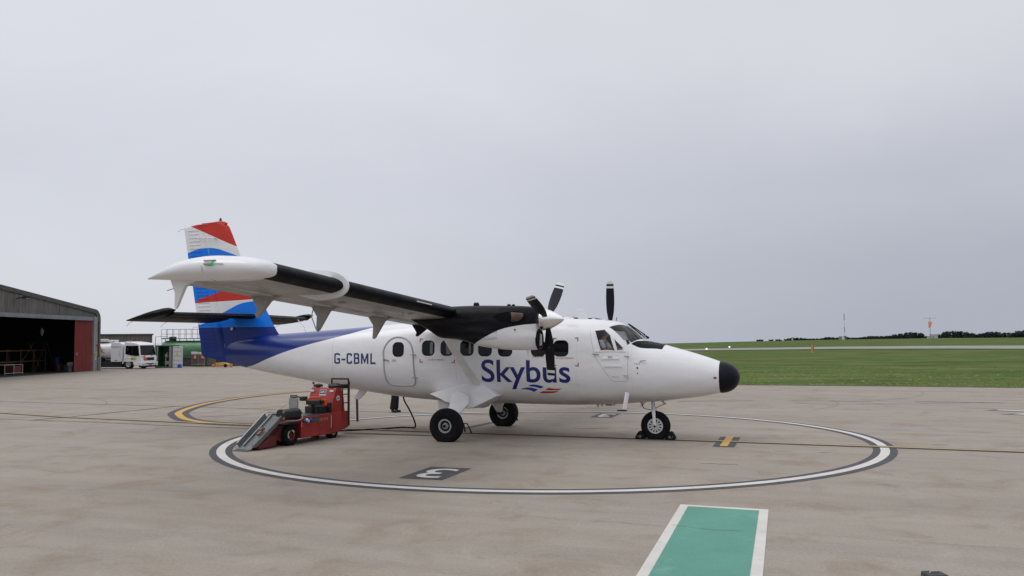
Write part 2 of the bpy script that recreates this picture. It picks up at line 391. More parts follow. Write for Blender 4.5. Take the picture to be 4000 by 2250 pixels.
def spline(pts, n=8):
    P = [Vector(p) for p in pts]; out = []
    for i in range(len(P) - 1):
        a, b, c, d = P[max(i - 1, 0)], P[i], P[i + 1], P[min(i + 2, len(P) - 1)]
        for j in range(n):
            t = j / n; out.append(.5 * ((2 * b) + (c - a) * t + (2 * a - 5 * b + 4 * c - d) * t * t + (3 * b - 3 * c + d - a) * t ** 3))
    out.append(P[-1]); return [tuple(p) for p in out]
def worn(base, under=(.30, .275, .255), amt=.35, s=5):
    def f(nt, oc):
        n1 = noise(nt, oc, s, 7, .75); n2 = noise(nt, oc, 1.1, 5, .6)
        c = mixc(nt, 1.0, tuple(base), ramp(nt, n2, [(.3, .86), (.7, 1.04)]), 'MULTIPLY')
        return mixc(nt, ramp(nt, n1, [(.56, 0), (.66, amt)]), c, under)
    return f
M_mw = mat('marking_white', (.62, .61, .58), .7, cfn=worn((.63, .61, .57), (.40, .37, .33), .5, 7), bump=.2, bs=60)
M_mk = mat('marking_dark_grey', (.055, .058, .068), .8, cfn=worn((.055, .058, .068), amt=.3), bump=.2, bs=60)
M_my = mat('marking_yellow', (.62, .32, .045), .7, cfn=worn((.60, .33, .06), amt=.4), bump=.2, bs=60)
M_mpy = mat('marking_pale_yellow', (.50, .36, .19), .75, cfn=worn((.52, .37, .17), amt=.4))
def green_col(nt, oc):
    c = worn((.080, .285, .212), (.15, .33, .27), .7, 1.6)(nt, oc)
    n = noise(nt, mapping(nt, oc, (1, 3, 1), (0, 0, R(15))), 2.4, 8, .7); c = mixc(nt, ramp(nt, n, [(.56, 0), (.70, .5)]), c, (.045, .20, .145))
    v = noise(nt, oc, 70, 3, .8); c = mixc(nt, 1.0, c, ramp(nt, v, [(.25, .8), (.75, 1.15)]), 'MULTIPLY')
    g = noise(nt, oc, 11, 5, .8); return mixc(nt, ramp(nt, g, [(.66, 0), (.72, .8)]), c, (.17, .16, .14))
M_green = mat('walkway_green', (.07, .27, .20), .6, cfn=green_col, bump=.25, bs=50)
M_tar = mat('tar_joint', (.07, .065, .062), .8, var=.3, vs=4)
M_faint = mat('faint_red_line', (.36, .24, .20), .8, cfn=worn((.37, .235, .195), amt=.9, s=2))
M_scuff = mat('scuff_brown', (.20, .17, .15), .85, var=.3)
CX, CY, CR = .835, 20.818, 7.43
circ = [(CX + CR * math.cos(t), CY + CR * math.sin(t)) for t in [2 * math.pi * i / 160 for i in range(160)]]
ribbon(circ, .47, .004, 'stand_circle_border', M_mk, True); ribbon(circ, .178, .008, 'stand_circle_line', M_mw, True)
def lead(pts, wy, wk, nm, my=M_my, z=0):
    ribbon(pts, wk, .005 + z, nm + '_border', M_mk); ribbon(pts, wy, .0095 + z, nm, my)
lead(dens([(-30, 35.5), (-17.23, 29.12), (-13.85, 27.16), (-11.8, 26.25), (-9.64, 25.28), (-7.24, 24.29), (-4.33, 23.07), (2.94, 20.45), (10.36, 17.63), (30, 10.1)], 1.0), .13, .32, 'taxi_line', M_mpy, .006)
lead(spline([(-4.9, 23.35), (-6.2, 23.86), (-7.24, 24.3), (-8.66, 24.97), (-9.75, 26.05), (-10.6, 27.57), (-11.12, 28.95), (-11.5, 31.2), (-11.6, 33.4), (-11.33, 36.0), (-10.7, 38.3), (-9.4, 40.8), (-7.2, 43.2), (-4, 45)]), .22, .66, 'turning_line', M_my, .002)
# stand numbers, stop bar, walkway
def rect2(o, u, v, a, b):    # corners from an origin and two directions
    O = Vector(o); u = Vector(u); v = Vector(v)
    return [tuple(p) for p in (O, O + u * a, O + u * a + v * b, O + v * b)]
EU, EV = (math.cos(R(-18.5)), math.sin(R(-18.5))), (math.sin(R(18.5)), math.cos(R(18.5)))
for (ox, oy, w, h) in ((-1.95, 14.82, .80, 1.35), (2.32, 26.08, .66, 1.42)):
    flat(rect2((ox, oy), EU, EV, w, h), .006, 'stand_number_panel', M_mk)
    def fn(a, b, ox=ox, oy=oy): return (ox + EU[0] * a + EV[0] * b, oy + EU[1] * a + EV[1] * b, .0105)
    tag(text_to('3', 'stand_number', M_mw, fn, None, w * .84, w * .20, h * .86, h * .10, .004), kind='structure')
flat(rect2((4.32, 18.82), EU, EV, .46, 1.96), .0065, 'stop_bar_border', M_mk); flat(rect2((4.475, 18.83), EU, EV, .165, 1.90), .0135, 'stop_bar', M_my)
WO, WU, WV = (2.36, 12.32), (math.cos(R(-20.4)), math.sin(R(-20.4))), (-.300, -.954)
flat(rect2(WO, WU, WV, 1.195, 10), .004, 'walkway_border', M_mw)
o_ = Vector(WO) + Vector(WU) * .118 + Vector(WV) * .125
flat(rect2(tuple(o_), WU, WV, .955, 10), .008, 'walkway', M_green)
# arrow at the right edge, dashes along the far lane, joints, faint lines
arrow = [(15.04, 27.62), (15.52, 27.86), (16.62, 27.02), (18.62, 26.35), (18.32, 25.75), (16.12, 26.25), (15.32, 25.76), (14.72, 26.20), (15.77, 26.45), (15.97, 26.85)]
flat(arrow, .005, 'arrow_border', M_mk)
flat([(15.35, 27.62), (15.57, 27.73), (16.57, 26.90), (18.42, 26.25), (18.27, 25.95), (16.12, 26.40), (15.37, 25.90), (15.07, 26.15), (16.04, 26.52), (16.17, 26.85)], .009, 'arrow_marking', M_mw)
for a, b in (((6.17, 32.47), (9.0, 32.51)), ((10.4, 32.31), (13.19, 31.84)), ((14.64, 31.56), (17.38, 30.69))): ribbon([a, b], .10, .004, 'lane_dash', M_mk)
ribbon([(-2, 43.2), (10.22, 39.74), (14.2, 38.44), (21.52, 36.44), (30, 33.7)], .12, .004, 'faint_line', M_faint)
for pts, w in (([(-30, 38.5), (-20.59, 34.77), (-16.04, 33.0), (-12.25, 31.57), (-8.1, 29.77), (-2.64, 27.93), (0.17, 26.76)], .07),
               ([(-22, 29.4), (-15.8, 26.71), (-12.41, 25.57), (-9.79, 24.35), (-7.1, 23.33), (-4.09, 22.14), (-1.92, 21.34)], .07),
               ([(-12.25, 31.57), (-13.88, 27.66), (-14.59, 26.25)], .13), ([(-9.8, 26.96), (-8.46, 27.78)], .05), ([(-1.55, 22.4), (-.56, 24.66)], .22), ([(-4.3, 22.0), (-1.92, 21.27)], .15)):
    ribbon(dens(pts, .7), w, .0045, 'tar_joint', M_tar)
for pts in ([(-9, 33.5), (-16, 26.8), (-23, 21)], [(-6.5, 34), (-11, 27.6), (-17, 19.5)], [(-20, 37), (-12, 36.5), (-4, 37.6), (4, 38)]):
    ribbon(dens(pts, .8), .07, .0035, 'faint_line', M_faint)
M_crk = mat('crack_dark', (.10, .088, .078), .9)
def crack(pts, w=.012, jit=.03):
    pts = dens(pts, .09); off = 0; out = []
    for x, y in pts: off = off * .8 + random.uniform(-jit, jit) * .6; out.append((x + random.uniform(-jit, jit) * .3, y + off))
    i = 0
    while i < len(out) - 3:
        n = random.randint(4, 14); ribbon(out[i:i + n + 1], w * random.uniform(.35, .8), .012, 'pavement_crack', M_crk); i += n + random.randint(0, 3)
crack([(-1.85, 12.26), (-.69, 11.88), (.83, 11.29), (1.85, 10.93)], .009); crack([(1.99, 10.93), (2.48, 10.64), (3.07, 10.51), (3.89, 10.27), (4.42, 10.02), (5.05, 9.79), (5.9, 9.5)], .010)
crack([(-9, 14.6), (-6.2, 13.9), (-4.8, 13.5)], .010); crack([(3.6, 14.6), (5.2, 14.0), (7.6, 13.3)], .010); crack([(8, 24), (10, 23.3), (12.5, 22.6)], .012)
sc = MB()
for x, y, l in ((5.6, 18.0, .22), (6.35, 17.75, .18), (4.0, 16.2, .25), (3.65, 16.3, .2), (10.8, 18.6, .3), (9.3, 18.9, .22), (-13.5, 14.2, .5), (2.0, 22.8, .5), (2.7, 21.3, .3), (-5.6, 17.2, .4), (13.5, 17.2, .3), (-20, 43, 1.2), (-17, 41, 1)):
    n = 9; vs = [(x + l * math.cos(2 * math.pi * i / n) * random.uniform(.7, 1.1), y + l * .13 * math.sin(2 * math.pi * i / n) * random.uniform(.6, 1.2) - l * .3 * math.cos(2 * math.pi * i / n) * .36, .003) for i in range(n)]
    sc.add(vs, [tuple(range(n))])
tag(sc.obj('ground_stain', M_scuff, smooth=0), kind='structure')
# tyre arcs
for c, r, a0, a1 in (((9, 40), 9, -60, -15), ((17.5, 41), 11, -85, -40), ((-24, 30), 9, 10, 60), ((13.5, 40.5), 10, -110, -70), ((6, 33), 6, -50, 20)):
    ribbon([(c[0] + r * math.cos(R(a0 + (a1 - a0) * i / 20)), c[1] + r * math.sin(R(a0 + (a1 - a0) * i / 20))) for i in range(21)], .06, .0032, 'tyre_mark', mat('tyre_mark', (.24, .22, .205), .85, var=.2, vs=2))
# taxiway across the grass
tl = [(20, 178), (36.35, 173), (61.4, 160), (85, 142.5), (140, 100), (200, 55)]; tu = [(20, 212), (41.3, 203), (73.5, 192), (111.4, 181), (170, 140), (240, 90)]
a, b = dens(tl, 400), dens(tu, 400); K = 40
def samp(P, t):
    i = min(len(P) - 2, int(t * (len(P) - 1))); u = t * (len(P) - 1) - i
    return (P[i][0] + (P[i + 1][0] - P[i][0]) * u, P[i][1] + (P[i + 1][1] - P[i][1]) * u)
tb = MB(); vs = []
for k in range(K + 1):
    p, q = samp(tl, k / K), samp(tu, k / K)
    for j in range(9):
        x, y = p[0] + (q[0] - p[0]) * j / 8, p[1] + (q[1] - p[1]) * j / 8; vs.append((x, y, ground_z(x, y) + .09))
tb.add(vs, [(k * 9 + j, k * 9 + j + 1, (k + 1) * 9 + j + 1, (k + 1) * 9 + j) for k in range(K) for j in range(8)])
tag(tb.obj('taxiway', mat('taxiway_asphalt', (.28, .27, .26), .85, var=.15, vs=.2)), kind='structure')
# earth verge and ragged turf lip along the apron
vb = MB(); gv = MB()
E2 = dens(edge[1:9], .35); jl = [(x + random.uniform(-.05, .05), y + random.uniform(-.10, .10)) for x, y in E2]
k = len(jl); vb.add([(x, y - .22 + random.uniform(-.05, .05), .006) for x, y in jl] + [(x, y + .35, .012) for x, y in jl], [(i, i + 1, k + i + 1, k + i) for i in range(k - 1)])
tag(vb.obj('verge', mat('verge_soil', (.10, .075, .05), .95, var=.5, vs=4), smooth=0), kind='structure')
M_blade = mat('grass_blade', (.09, .14, .03), .8, cfn=lambda nt, oc: ramp(nt, noise(nt, oc, .8, 5, .8), [(.3, (.085, .135, .022)), (.5, (.12, .175, .032)), (.60, (.19, .22, .06)), (.68, (.42, .38, .18))]))
for i in range(11000):
    t = random.random(); j = random.randrange(len(E2) - 1); x, y = E2[j]
    d = random.random() ** 1.6 * 30; x += .31 * d + random.uniform(-.2, .2); y += .95 * d - .08
    if y < 20: continue
    h = random.uniform(.02, .07) * (1 + (random.random() < .06) * 1.2); w = random.uniform(.03, .10); a = random.uniform(-.5, .5)
    dx, dy = math.cos(a) * w, math.sin(a) * w; z0 = ground_z(x, y) - .01; lx = random.uniform(-.04, .04); ly = random.uniform(.2, 1.6) * h
    gv.add([(x - dx, y - dy, z0), (x + dx, y + dy, z0), (x + dx * .9 + lx, y + dy * .9 + ly, z0 + h * random.uniform(.5, 1)), (x + lx, y + ly * .5, z0 + h * .6), (x - dx * .8 + lx, y - dy * .8 + ly, z0 + h * random.uniform(.6, 1))], [(0, 1, 2, 3, 4)])
tag(gv.obj('grass', M_blade, smooth=0), 'short mown grass beyond the apron edge', None, None, 'stuff')

# ================================================================== AIRCRAFT
PX, PY = 3.35409401, 20.3112
plane = thing('aeroplane', 'white twin propeller high-wing aeroplane with blue and red tail standing on the painted circle', 'aeroplane', (PX, PY, 0), HD)
FT = [(-12.3, 2.3, 1.78, .02, 2.0), (-11.8, 2.38, 1.665, .15, 2.1), (-11, 2.5, 1.515, .34, 2.3), (-10, 2.56, 1.36, .54, 2.6), (-9, 2.62, 1.21, .68, 2.8), (-8, 2.68, 1.06, .80, 3.0), (-7, 2.75, .93, .865, 3.2),
      (-6, 2.82, .835, .88, 3.4), (-5, 2.85, .79, .88, 3.5), (-3, 2.85, .765, .88, 3.5), (-2, 2.84, .76, .875, 3.4), (-1.6, 2.83, .77, .865, 3.2), (-1.13, 2.80, .785, .845, 3.0), (-.85, 2.745, .80, .82, 2.8),
      (-.67, 2.665, .815, .80, 2.7), (-.45, 2.50, .835, .78, 2.6), (-.22, 2.32, .855, .75, 2.5), (.15, 2.23, .885, .695, 2.4), (.5, 2.13, .935, .63, 2.3), (1.0, 1.985, 1.0, .52, 2.2), (1.5, 1.815, 1.10, .37, 2.1), (1.6, 1.775, 1.12, .34, 2.1)]
def pchip(xs, ys):
    n = len(xs); h = [xs[i + 1] - xs[i] for i in range(n - 1)]; d = [(ys[i + 1] - ys[i]) / h[i] for i in range(n - 1)]
    m = [d[0]] + [0 if d[i - 1] * d[i] <= 0 else (3 * (h[i - 1] + h[i])) / ((2 * h[i] + h[i - 1]) / d[i - 1] + (h[i] + 2 * h[i - 1]) / d[i]) for i in range(1, n - 1)] + [d[-1]]
    def f(x):
        if x <= xs[0]: return ys[0]
        if x >= xs[-1]: return ys[-1]
        i = next(k for k in range(n - 1) if x <= xs[k + 1]); t = (x - xs[i]) / h[i]
        return ((1 + 2 * t) * (1 - t) ** 2 * ys[i] + t * (1 - t) ** 2 * h[i] * m[i] + t * t * (3 - 2 * t) * ys[i + 1] + t * t * (t - 1) * h[i] * m[i + 1])
    return f
FI = [pchip([r[0] for r in FT], [r[k] for r in FT]) for k in range(1, 5)]
def sec(x): return [f(x) for f in FI]
def nlow(n): return 2.0 + (n - 2.0) * .30
def surf(x, z, off=0, side=-1):
    t, b, hw, n = sec(x); c = (t + b) / 2; h = (t - b) / 2; q = min(.999, abs((z - c) / h)); n = n if z >= c else nlow(n)
    return (x, side * (hw * (1 - q ** n) ** (1 / n) + off), z)
def ering(x, t, b, hw, n, k=72, y0=0, n2=None):
    c = (t + b) / 2; h = (t - b) / 2; out = []
    for i in range(k):
        a = 2 * math.pi * i / k; ca, sa = math.cos(a), math.sin(a)
        nn = n if sa >= 0 or n2 is None else n2
        out.append((x, y0 + hw * math.copysign(abs(ca) ** (2 / nn), ca), c + h * math.copysign(abs(sa) ** (2 / nn), sa)))
    return out
def frange(a, b, s):
    n = max(1, round((b - a) / s)); return [a + (b - a) * i / n for i in range(n + 1)]
xs = frange(-12.28, -7, .12)[:-1] + frange(-7, -1.6, .15)[:-1] + frange(-1.6, .2, .045)[:-1] + frange(.2, 1.5, .08)
fb = MB(); fb.loft([ering(x, *sec(x), n2=nlow(sec(x)[3])) for x in xs])
me = bpy.data.meshes.new('fuselage'); me.from_pydata(fb.v, [], fb.f); fix_normals(me)
bm = bmesh.new(); bm.from_mesh(me); bm.normal_update()
def knife(bm, poly, n):
    n = Vector(n).normalized(); P = [Vector(p) for p in poly]; c = sum(P, Vector()) / len(P); rad = max((p - c).length for p in P) * 1.15
    pl = []
    for i in range(len(P)):
        a, b = P[i], P[(i + 1) % len(P)]; m = (b - a).cross(n).normalized()
        if m.dot(c - a) > 0: m = -m
        pl.append((a, m))
    for a, m in pl:
        fs = [f for f in bm.faces if f.normal.dot(n) > .15 and any((v.co - c).length < rad for v in f.verts)]
        g = set(fs)
        for f in fs: g.update(f.edges); g.update(f.verts)
        bmesh.ops.bisect_plane(bm, geom=list(g), dist=1e-5, plane_co=a, plane_no=m)
    bm.normal_update()
    return [f for f in bm.faces if f.normal.dot(n) > .15 and (f.calc_center_median() - c).length < rad and all(m.dot(f.calc_center_median() - a) < 1e-6 for a, m in pl)]
def extract(bm, faces, name, m, parent, off=0, delete=True, sm=180):
    vm = {}; mb = MB()
    for f in faces:
        ids = []
        for v in f.verts:
            if v not in vm: vm[v] = len(mb.v); mb.v.append(tuple(v.co + v.normal * off))
            ids.append(vm[v])
        mb.f.append(tuple(ids)); mb.m.append(0)
    if delete: bmesh.ops.delete(bm, geom=faces, context='FACES_ONLY')
    me = bpy.data.meshes.new(name); me.from_pydata(mb.v, [], mb.f); me.materials.append(m)
    return link(name, me, parent, sm, fix=False)
WS = [(-.955, -.59, 2.62), (-.665, -.04, 2.66), (-.245, -.04, 2.34), (-.50, -.70, 2.205)]
SIDEW = [(-1.258, -.74, 2.539), (-1.039, -.70, 2.565), (-.893, -.73, 2.436), (-.766, -.80, 2.074), (-1.105, -.83, 2.075)]
TRI = [(-.812, -.74, 2.364), (-.592, -.76, 2.149), (-.59, -.77, 2.084), (-.723, -.79, 2.079)]
cut = []
for s in (1, -1):
    F = lambda P: [(x, y * s, z) for x, y, z in P]
    for P, n in ((WS, (.75, -.35, .65)), (SIDEW, (.1, -1, .25)), (TRI, (.15, -1, .25))):
        fs = knife(bm, F(P), (n[0], n[1] * s, n[2]))
        extract(bm, fs, 'windscreen' if P is WS else 'cockpit_window', M_glass, plane)
    # anti-glare panel
    fs = knife(bm, F([(.27, 0, 2.2), (.25, -.43, 2.1), (-.43, -.645, 2.2), (-.09, 0, 2.3)]), (.2, 0, 1))
    extract(bm, fs, 'anti_glare_panel', M_bpaint, plane)
# dark inner lining of the cockpit
lin = [f for f in bm.faces if -1.95 < f.calc_center_median().x < -.05]
extract(bm, lin, 'cockpit_lining', mat('cockpit_lining', (.24, .24, .25), .8), plane, -.02, False)
bm.to_mesh(me); bm.free(); me.materials.append(M_fus)
link('fuselage', me, plane, 60, fix=False)
# window frames of the cockpit (thin proud strips)
def strip(poly, r, name, m, closed=True):
    b = MB(); P = []
    k = len(poly)
    for i in range(k if closed else k - 1):
        a, c = Vector(poly[i]), Vector(poly[(i + 1) % k]); P += [a + (c - a) * j / 5 for j in range(5)]
    if not closed: P.append(Vector(poly[-1]))
    Q = []
    for p in P:
        s = -1 if p.y < 0 else 1; q = surf(p.x, p.z, .001, s); Q.append(q if abs(p.y) > .3 else p)
    b.tube(Q, r, 6, closed); return b.obj(name, m, plane)
for s in (1, -1):
    F = lambda P: [(x, y * s, z) for x, y, z in P]
    strip(F(SIDEW), .013, 'window_frame', M_white); strip(F(TRI), .011, 'window_frame', M_white)
b = MB()
for s in (1, -1):
    for P, cnt in ((WS, 4),):
        for i in range(4):
            a, c = Vector(P[i]), Vector(P[(i + 1) % 4]); a.y *= s; c.y *= s
            if i == 1: b.bar(a + Vector((.015, 0, .015)), c + Vector((.015, 0, .015)), .05, .02)
# centre post
b.obj('windscreen_post', M_white, plane)
# wipers
b = MB()
for s in (-1, 1):
    b.tube([(-.20, s * .12, 2.37), (-.33, s * .14, 2.49), (-.52, s * .1, 2.62)], .012, 6); b.tube([(-.18, s * .11, 2.35), (-.14, s * .05, 2.37), (-.22, s * .05, 2.42)], .012, 6)
    b.bar((-.62, s * .05, 2.70), (-.27, s * .22, 2.44), .02, .02)
b.obj('windscreen_wiper', M_black, plane)
# cockpit fittings
M_int = mat('cockpit_dark', (.025, .025, .03), .8); M_seat = mat('seat_fabric', (.06, .065, .08), .9)
b = MB(); b.box((-1.3, 0, 1.16), (1.4, .9, .04)); b.obj('cockpit_floor', M_int, plane)
b = MB(); b.loft([ering(x, 2.74, .90, .74, 2.5, 40) for x in (-1.99, -1.96)]); b.obj('bulkhead', M_int, plane)
b = MB(); b.box((-.50, 0, 2.02), (.36, 1.2, .10)); b.box((-.62, 0, 1.75), (.08, 1.15, .5)); b.obj('instrument_panel', M_int, plane, bevel=.02)
for s in (-1, 1):
    st = bpy.data.objects.new('pilot_seat', None); COL.objects.link(st); st.parent = plane
    b = MB(); b.box((-1.28, s * .38, 1.50), (.42, .42, .10)); b.obj('seat_cushion', M_seat, st, bevel=.02)
    b = MB(); b.box((-1.50, s * .38, 1.85), (.10, .42, .68)); b.obj('seat_back', M_seat, st, bevel=.03)
    b = MB(); b.tube([(-.98, s * .38, 1.5), (-.82, s * .38, 1.98)], .02, 8); b.tube([(-.84, s * .38 + .13 * math.cos(t), 2.04 + .10 * math.sin(t)) for t in [2 * math.pi * i / 14 for i in range(14)]], .014, 6, True)
    b.obj('control_yoke', M_int, plane)
    b = MB(); b.prism([(-.80, 2.42), (-.58, 2.42), (-.50, 2.22), (-.72, 2.22)], lambda x, z: (x - .06, s * .22 - .10, z + .10), lambda x, z: (x - .06, s * .22 - .09, z + .10)); b.obj('sun_visor', mat('visor_white', (.7, .7, .72), .5), plane)

# radome, doors, windows
b = MB(); R0 = [1.503 + .425 * math.sin(math.pi / 2 * i / 16) for i in range(17)]
rr = []
for x in R0:
    k = math.sqrt(max(1e-4, 1 - ((x - 1.5) / .43) ** 2.15)); t, bo, hw, n = sec(1.5); c = (t + bo) / 2 - (.0) * (1 - k); h = (t - bo) / 2
    rr.append(ering(x, c + h * k + .004, c - h * k - .004, hw * k + .004, 2.05, 48))
b.loft(rr); b.obj('radome', M_radome, plane, smooth=80)
def rrect(w, h, r, n=5):
    out = []
    for cx, cy, a0 in ((w / 2 - r, h / 2 - r, 0), (-w / 2 + r, h / 2 - r, 90), (-w / 2 + r, -h / 2 + r, 180), (w / 2 - r, -h / 2 + r, 270)):
        out += [(cx + r * math.cos(R(a0 + 90 * i / n)), cy + r * math.sin(R(a0 + 90 * i / n))) for i in range(n + 1)]
    return out
def patch(poly, name, m, parent, off, side=-1, grid=.06):
    """flat outline wrapped on the fuselage side, cut into strips so that it follows the curve"""
    bm = bmesh.new(); vs = [bm.verts.new((x, z, 0)) for x, z in poly]; bm.faces.new(vs)
    zs = [p[1] for p in poly]; z = min(zs) + grid
    while z < max(zs) - 1e-4:
        bmesh.ops.bisect_plane(bm, geom=bm.verts[:] + bm.edges[:] + bm.faces[:], plane_co=(0, z, 0), plane_no=(0, 1, 0)); z += grid
    for v in bm.verts: v.co = Vector(surf(v.co.x, v.co.y, off, side))
    me = bpy.data.meshes.new(name); bm.to_mesh(me); bm.free(); me.materials.append(m); return link(name, me, parent, 180, fix=False)
for s in (-1, 1):
    for x, z, w, h in ((-6.303, 2.117, .285, .335), (-5.47, 2.147, .31, .345), (-4.962, 2.147, .31, .345), (-4.43, 2.147, .32, .345), (-3.955, 2.135, .32, .345), (-3.438, 2.132, .33, .345), (-2.60, 2.134, .335, .345), (-2.046, 2.132, .335, .345)):
        wd = bpy.data.objects.new('cabin_window', None); COL.objects.link(wd); wd.parent = plane
        P = [(x + a, z + c) for a, c in rrect(w, h, .105)]
        P2 = [(x + a, z + c) for a, c in rrect(w + .035, h + .035, .12)]
        patch(P2, 'window_seal', M_seal, wd, .003, s, .04)
        patch(P, 'window_pane', M_pane, wd, .005, s, .04)
b = MB()   # pale strips painted on three panes as light from the far windows
for x, w in ((-5.38, .075), (-4.92, .12), (-4.35, .05)): 
    P = [(x + a, 2.15 + c) for a, c in rrect(w, .30, .03)]
    patch(P, 'window_glimpse', mat('glimpse_grey', (.16, .18, .21), .3), plane, .0085, -1, .05)
DOOR = [(-6.715, 1.919), (-6.722, 2.085), (-6.65, 2.25), (-6.518, 2.378), (-6.334, 2.425), (-6.118, 2.385), (-5.965, 2.258), (-5.887, 2.026), (-5.876, 1.775), (-5.861, 1.534), (-5.848, 1.361), (-5.885, 1.263), (-5.995, 1.208), (-6.22, 1.205), (-6.44, 1.211), (-6.603, 1.244), (-6.676, 1.351), (-6.705, 1.626)]
sp = spline(DOOR + [DOOR[0]], 4)[:-1]
b = MB(); b.tube([surf(x, z, .0) for x, z in sp], .021, 8, True); dr = b.obj('passenger_door', M_grey, plane)
for x, z in ((-5.87, 1.99), (-5.85, 1.42)):
    b = MB(); b.prism([(x - .07, z), (x - .03, z + .016), (x + .06, z + .010), (x + .06, z - .010), (x - .03, z - .012)], lambda x, z: surf(x, z, -.01), lambda x, z: surf(x, z, .05)); b.obj('door_hinge', M_grey, dr)
b = MB(); b.bar(surf(-6.70, 1.855, .03), surf(-6.60, 1.85, .035), .02, .02); b.bar(surf(-6.58, 1.84, .03), surf(-6.56, 1.82, .03), .02, .02); b.obj('door_handle', M_bpaint, dr)
# pilot door outline, rails, handles
def line(pts, w, name, m, off=.0015, parent=None):
    b = MB(); P = [p for p in dens(pts, .08)]
    L = [];
    for i, p in enumerate(P):
        a, c = Vector(P[max(i - 1, 0)]), Vector(P[min(i + 1, len(P) - 1)]); d = (c - a).normalized(); n = Vector((-d.y, d.x)) * w / 2
        L.append((surf(p[0] + n.x, p[1] + n.y, off), surf(p[0] - n.x, p[1] - n.y, off)))
    k = len(L); b.add([a for a, c in L] + [c for a, c in L], [(i, i + 1, k + i + 1, k + i) for i in range(k - 1)])
    return b.obj(name, m, parent or plane, smooth=180)
pd = line([(-1.374, 2.554), (-1.238, 1.933), (-.846, 1.371), (-.53, 1.368), (-.49, 1.42), (-.475, 2.064)], .010, 'pilot_door', M_panel)
for q in ((-1.088, 1.892, -.679, .025), (-1.031, 1.721, -.623, .025), (-1.24, 2.055, -.53, .02)): b = MB(); b.bar(surf(q[0], q[1], .01), surf(q[2], q[1], .01), .02, q[3]); b.obj('door_rail', M_white, pd)
b = MB(); b.bar(surf(-1.292, 2.0, .02), surf(-1.133, 1.985, .03), .02, .022); b.obj('door_handle', M_steel, pd)
for q in ((-.555, 1.955, -.437, 1.94), (-.582, 1.506, -.462, 1.502)): b = MB(); b.bar(surf(q[0], q[1], .02), surf(q[2], q[3], .03), .02, .02); b.obj('door_hinge', M_steel, pd)
b = MB(); b.bar(surf(-.204, 1.84, .02), surf(-.07, 1.852, .06), .018, .018); b.bar(surf(-.204, 1.83, .0), surf(-.204, 1.84, .03), .03, .03); b.obj('pitot_probe', M_steel, plane)
# emergency cut marks and lettering
T = lambda x, z: surf(x, z, .004)
def corner(x, z, sx, sz, l=.085, w=.022):
    b = [(x, z), (x + sx * l, z), (x + sx * l, z + sz * w), (x + sx * w, z + sz * w), (x + sx * w, z + sz * l), (x, z + sz * l)]
    patch(b, 'rescue_mark', M_rmark, plane, .003, -1, .03)
for x, z, sx, sz in ((-5.712, 2.384, 1, -1), (-5.70, 1.79, 1, 1), (-4.75, 1.78, -1, 1), (-2.245, 2.374, 1, -1), (-1.63, 2.384, -1, -1), (-2.24, 1.725, 1, 1), (-1.62, 1.715, -1, 1)): corner(x, z, sx, sz)
GL = {'G': (0, .24, [[(.21, .80), (.21, .87), (.17, .93), (.07, .93), (.03, .87), (.03, .13), (.07, .07), (.17, .07), (.21, .13), (.21, .45), (.12, .45)]]),
      '-': (.30, .46, [[(.0, .40), (.155, .40)]]), 'C': (.50, .72, [[(.19, .72), (.19, .87), (.15, .93), (.07, .93), (.03, .87), (.03, .13), (.07, .07), (.15, .07), (.19, .13), (.19, .28)]]),
      'B': (.79, 1.0, [[(.03, 0), (.03, .93), (.14, .93), (.18, .88), (.18, .60), (.14, .53), (.03, .53)], [(.14, .53), (.19, .46), (.19, .13), (.15, .07), (.03, .07)]]),
      'M': (1.07, 1.36, [[(.03, 0), (.03, .98)], [(.04, .95), (.145, .16), (.25, .95)], [(.26, .98), (.26, 0)]]), 'L': (1.43, 1.62, [[(.03, 1.0), (.03, .065), (.20, .065)]])}
def block_line(pts, w, off):
    b = MB(); P = [Vector(p) for p in pts]; k = len(P); Lf = []
    for i in range(k):
        d0 = (P[i] - P[i - 1]).normalized() if i else (P[1] - P[0]).normalized(); d1 = (P[i + 1] - P[i]).normalized() if i < k - 1 else d0
        n = Vector((-(d0 + d1).y, (d0 + d1).x)).normalized(); n = n * (w / 2) / max(.5, n.dot(Vector((-d0.y, d0.x)))); Lf.append((P[i] + n, P[i] - n))
    for (a, c), (d, e) in zip(Lf, Lf[1:]):
        m = max(1, int((a - d).length / .05))
        for q in range(m):
            t0, t1 = q / m, (q + 1) / m; b.add([surf(*a.lerp(d, t0), off), surf(*c.lerp(e, t0), off), surf(*c.lerp(e, t1), off), surf(*a.lerp(d, t1), off)], [(0, 1, 2, 3)])
    return b
for ch, (x0, x1, st) in GL.items():
    b = MB()
    for q, pts in enumerate(st):
        c = block_line([(-8.205 + (x0 + x) * .772, 1.752 + z * .272) for x, z in pts], .043, .004 + .0006 * q); b.add(c.v, c.f)
    b.obj('registration_letter', M_nblack, plane, smooth=0)
text_to('Skybus', 'lettering', M_navy, T, plane, -4.055, -1.83, 1.157, 1.872, .012, .05)
text_to('CUT HERE IN EMERGENCY', 'lettering', M_rmark, T, plane, -5.47, -5.02, 1.846, 1.872, .01)
text_to('CUT HERE IN EMERGENCY', 'lettering', M_rmark, T, plane, -2.175, -1.715, 1.892, 1.918, .01)
text_to('EMERGENCY EXIT', 'lettering', M_rmark, T, plane, -2.742, -2.45, 1.925, 1.95, .01)
text_to('EXIT', 'lettering', M_rmark, T, plane, -.92, -.842, 1.914, 1.944, .01)
text_to('EXIT', 'lettering', M_rmark, T, plane, -6.46, -6.37, 1.822, 1.85, .01)
line([(-.935, 1.907), (-.828, 1.907), (-.828, 1.951), (-.935, 1.951), (-.935, 1.907)], .005, 'exit_label', M_rmark, .004)
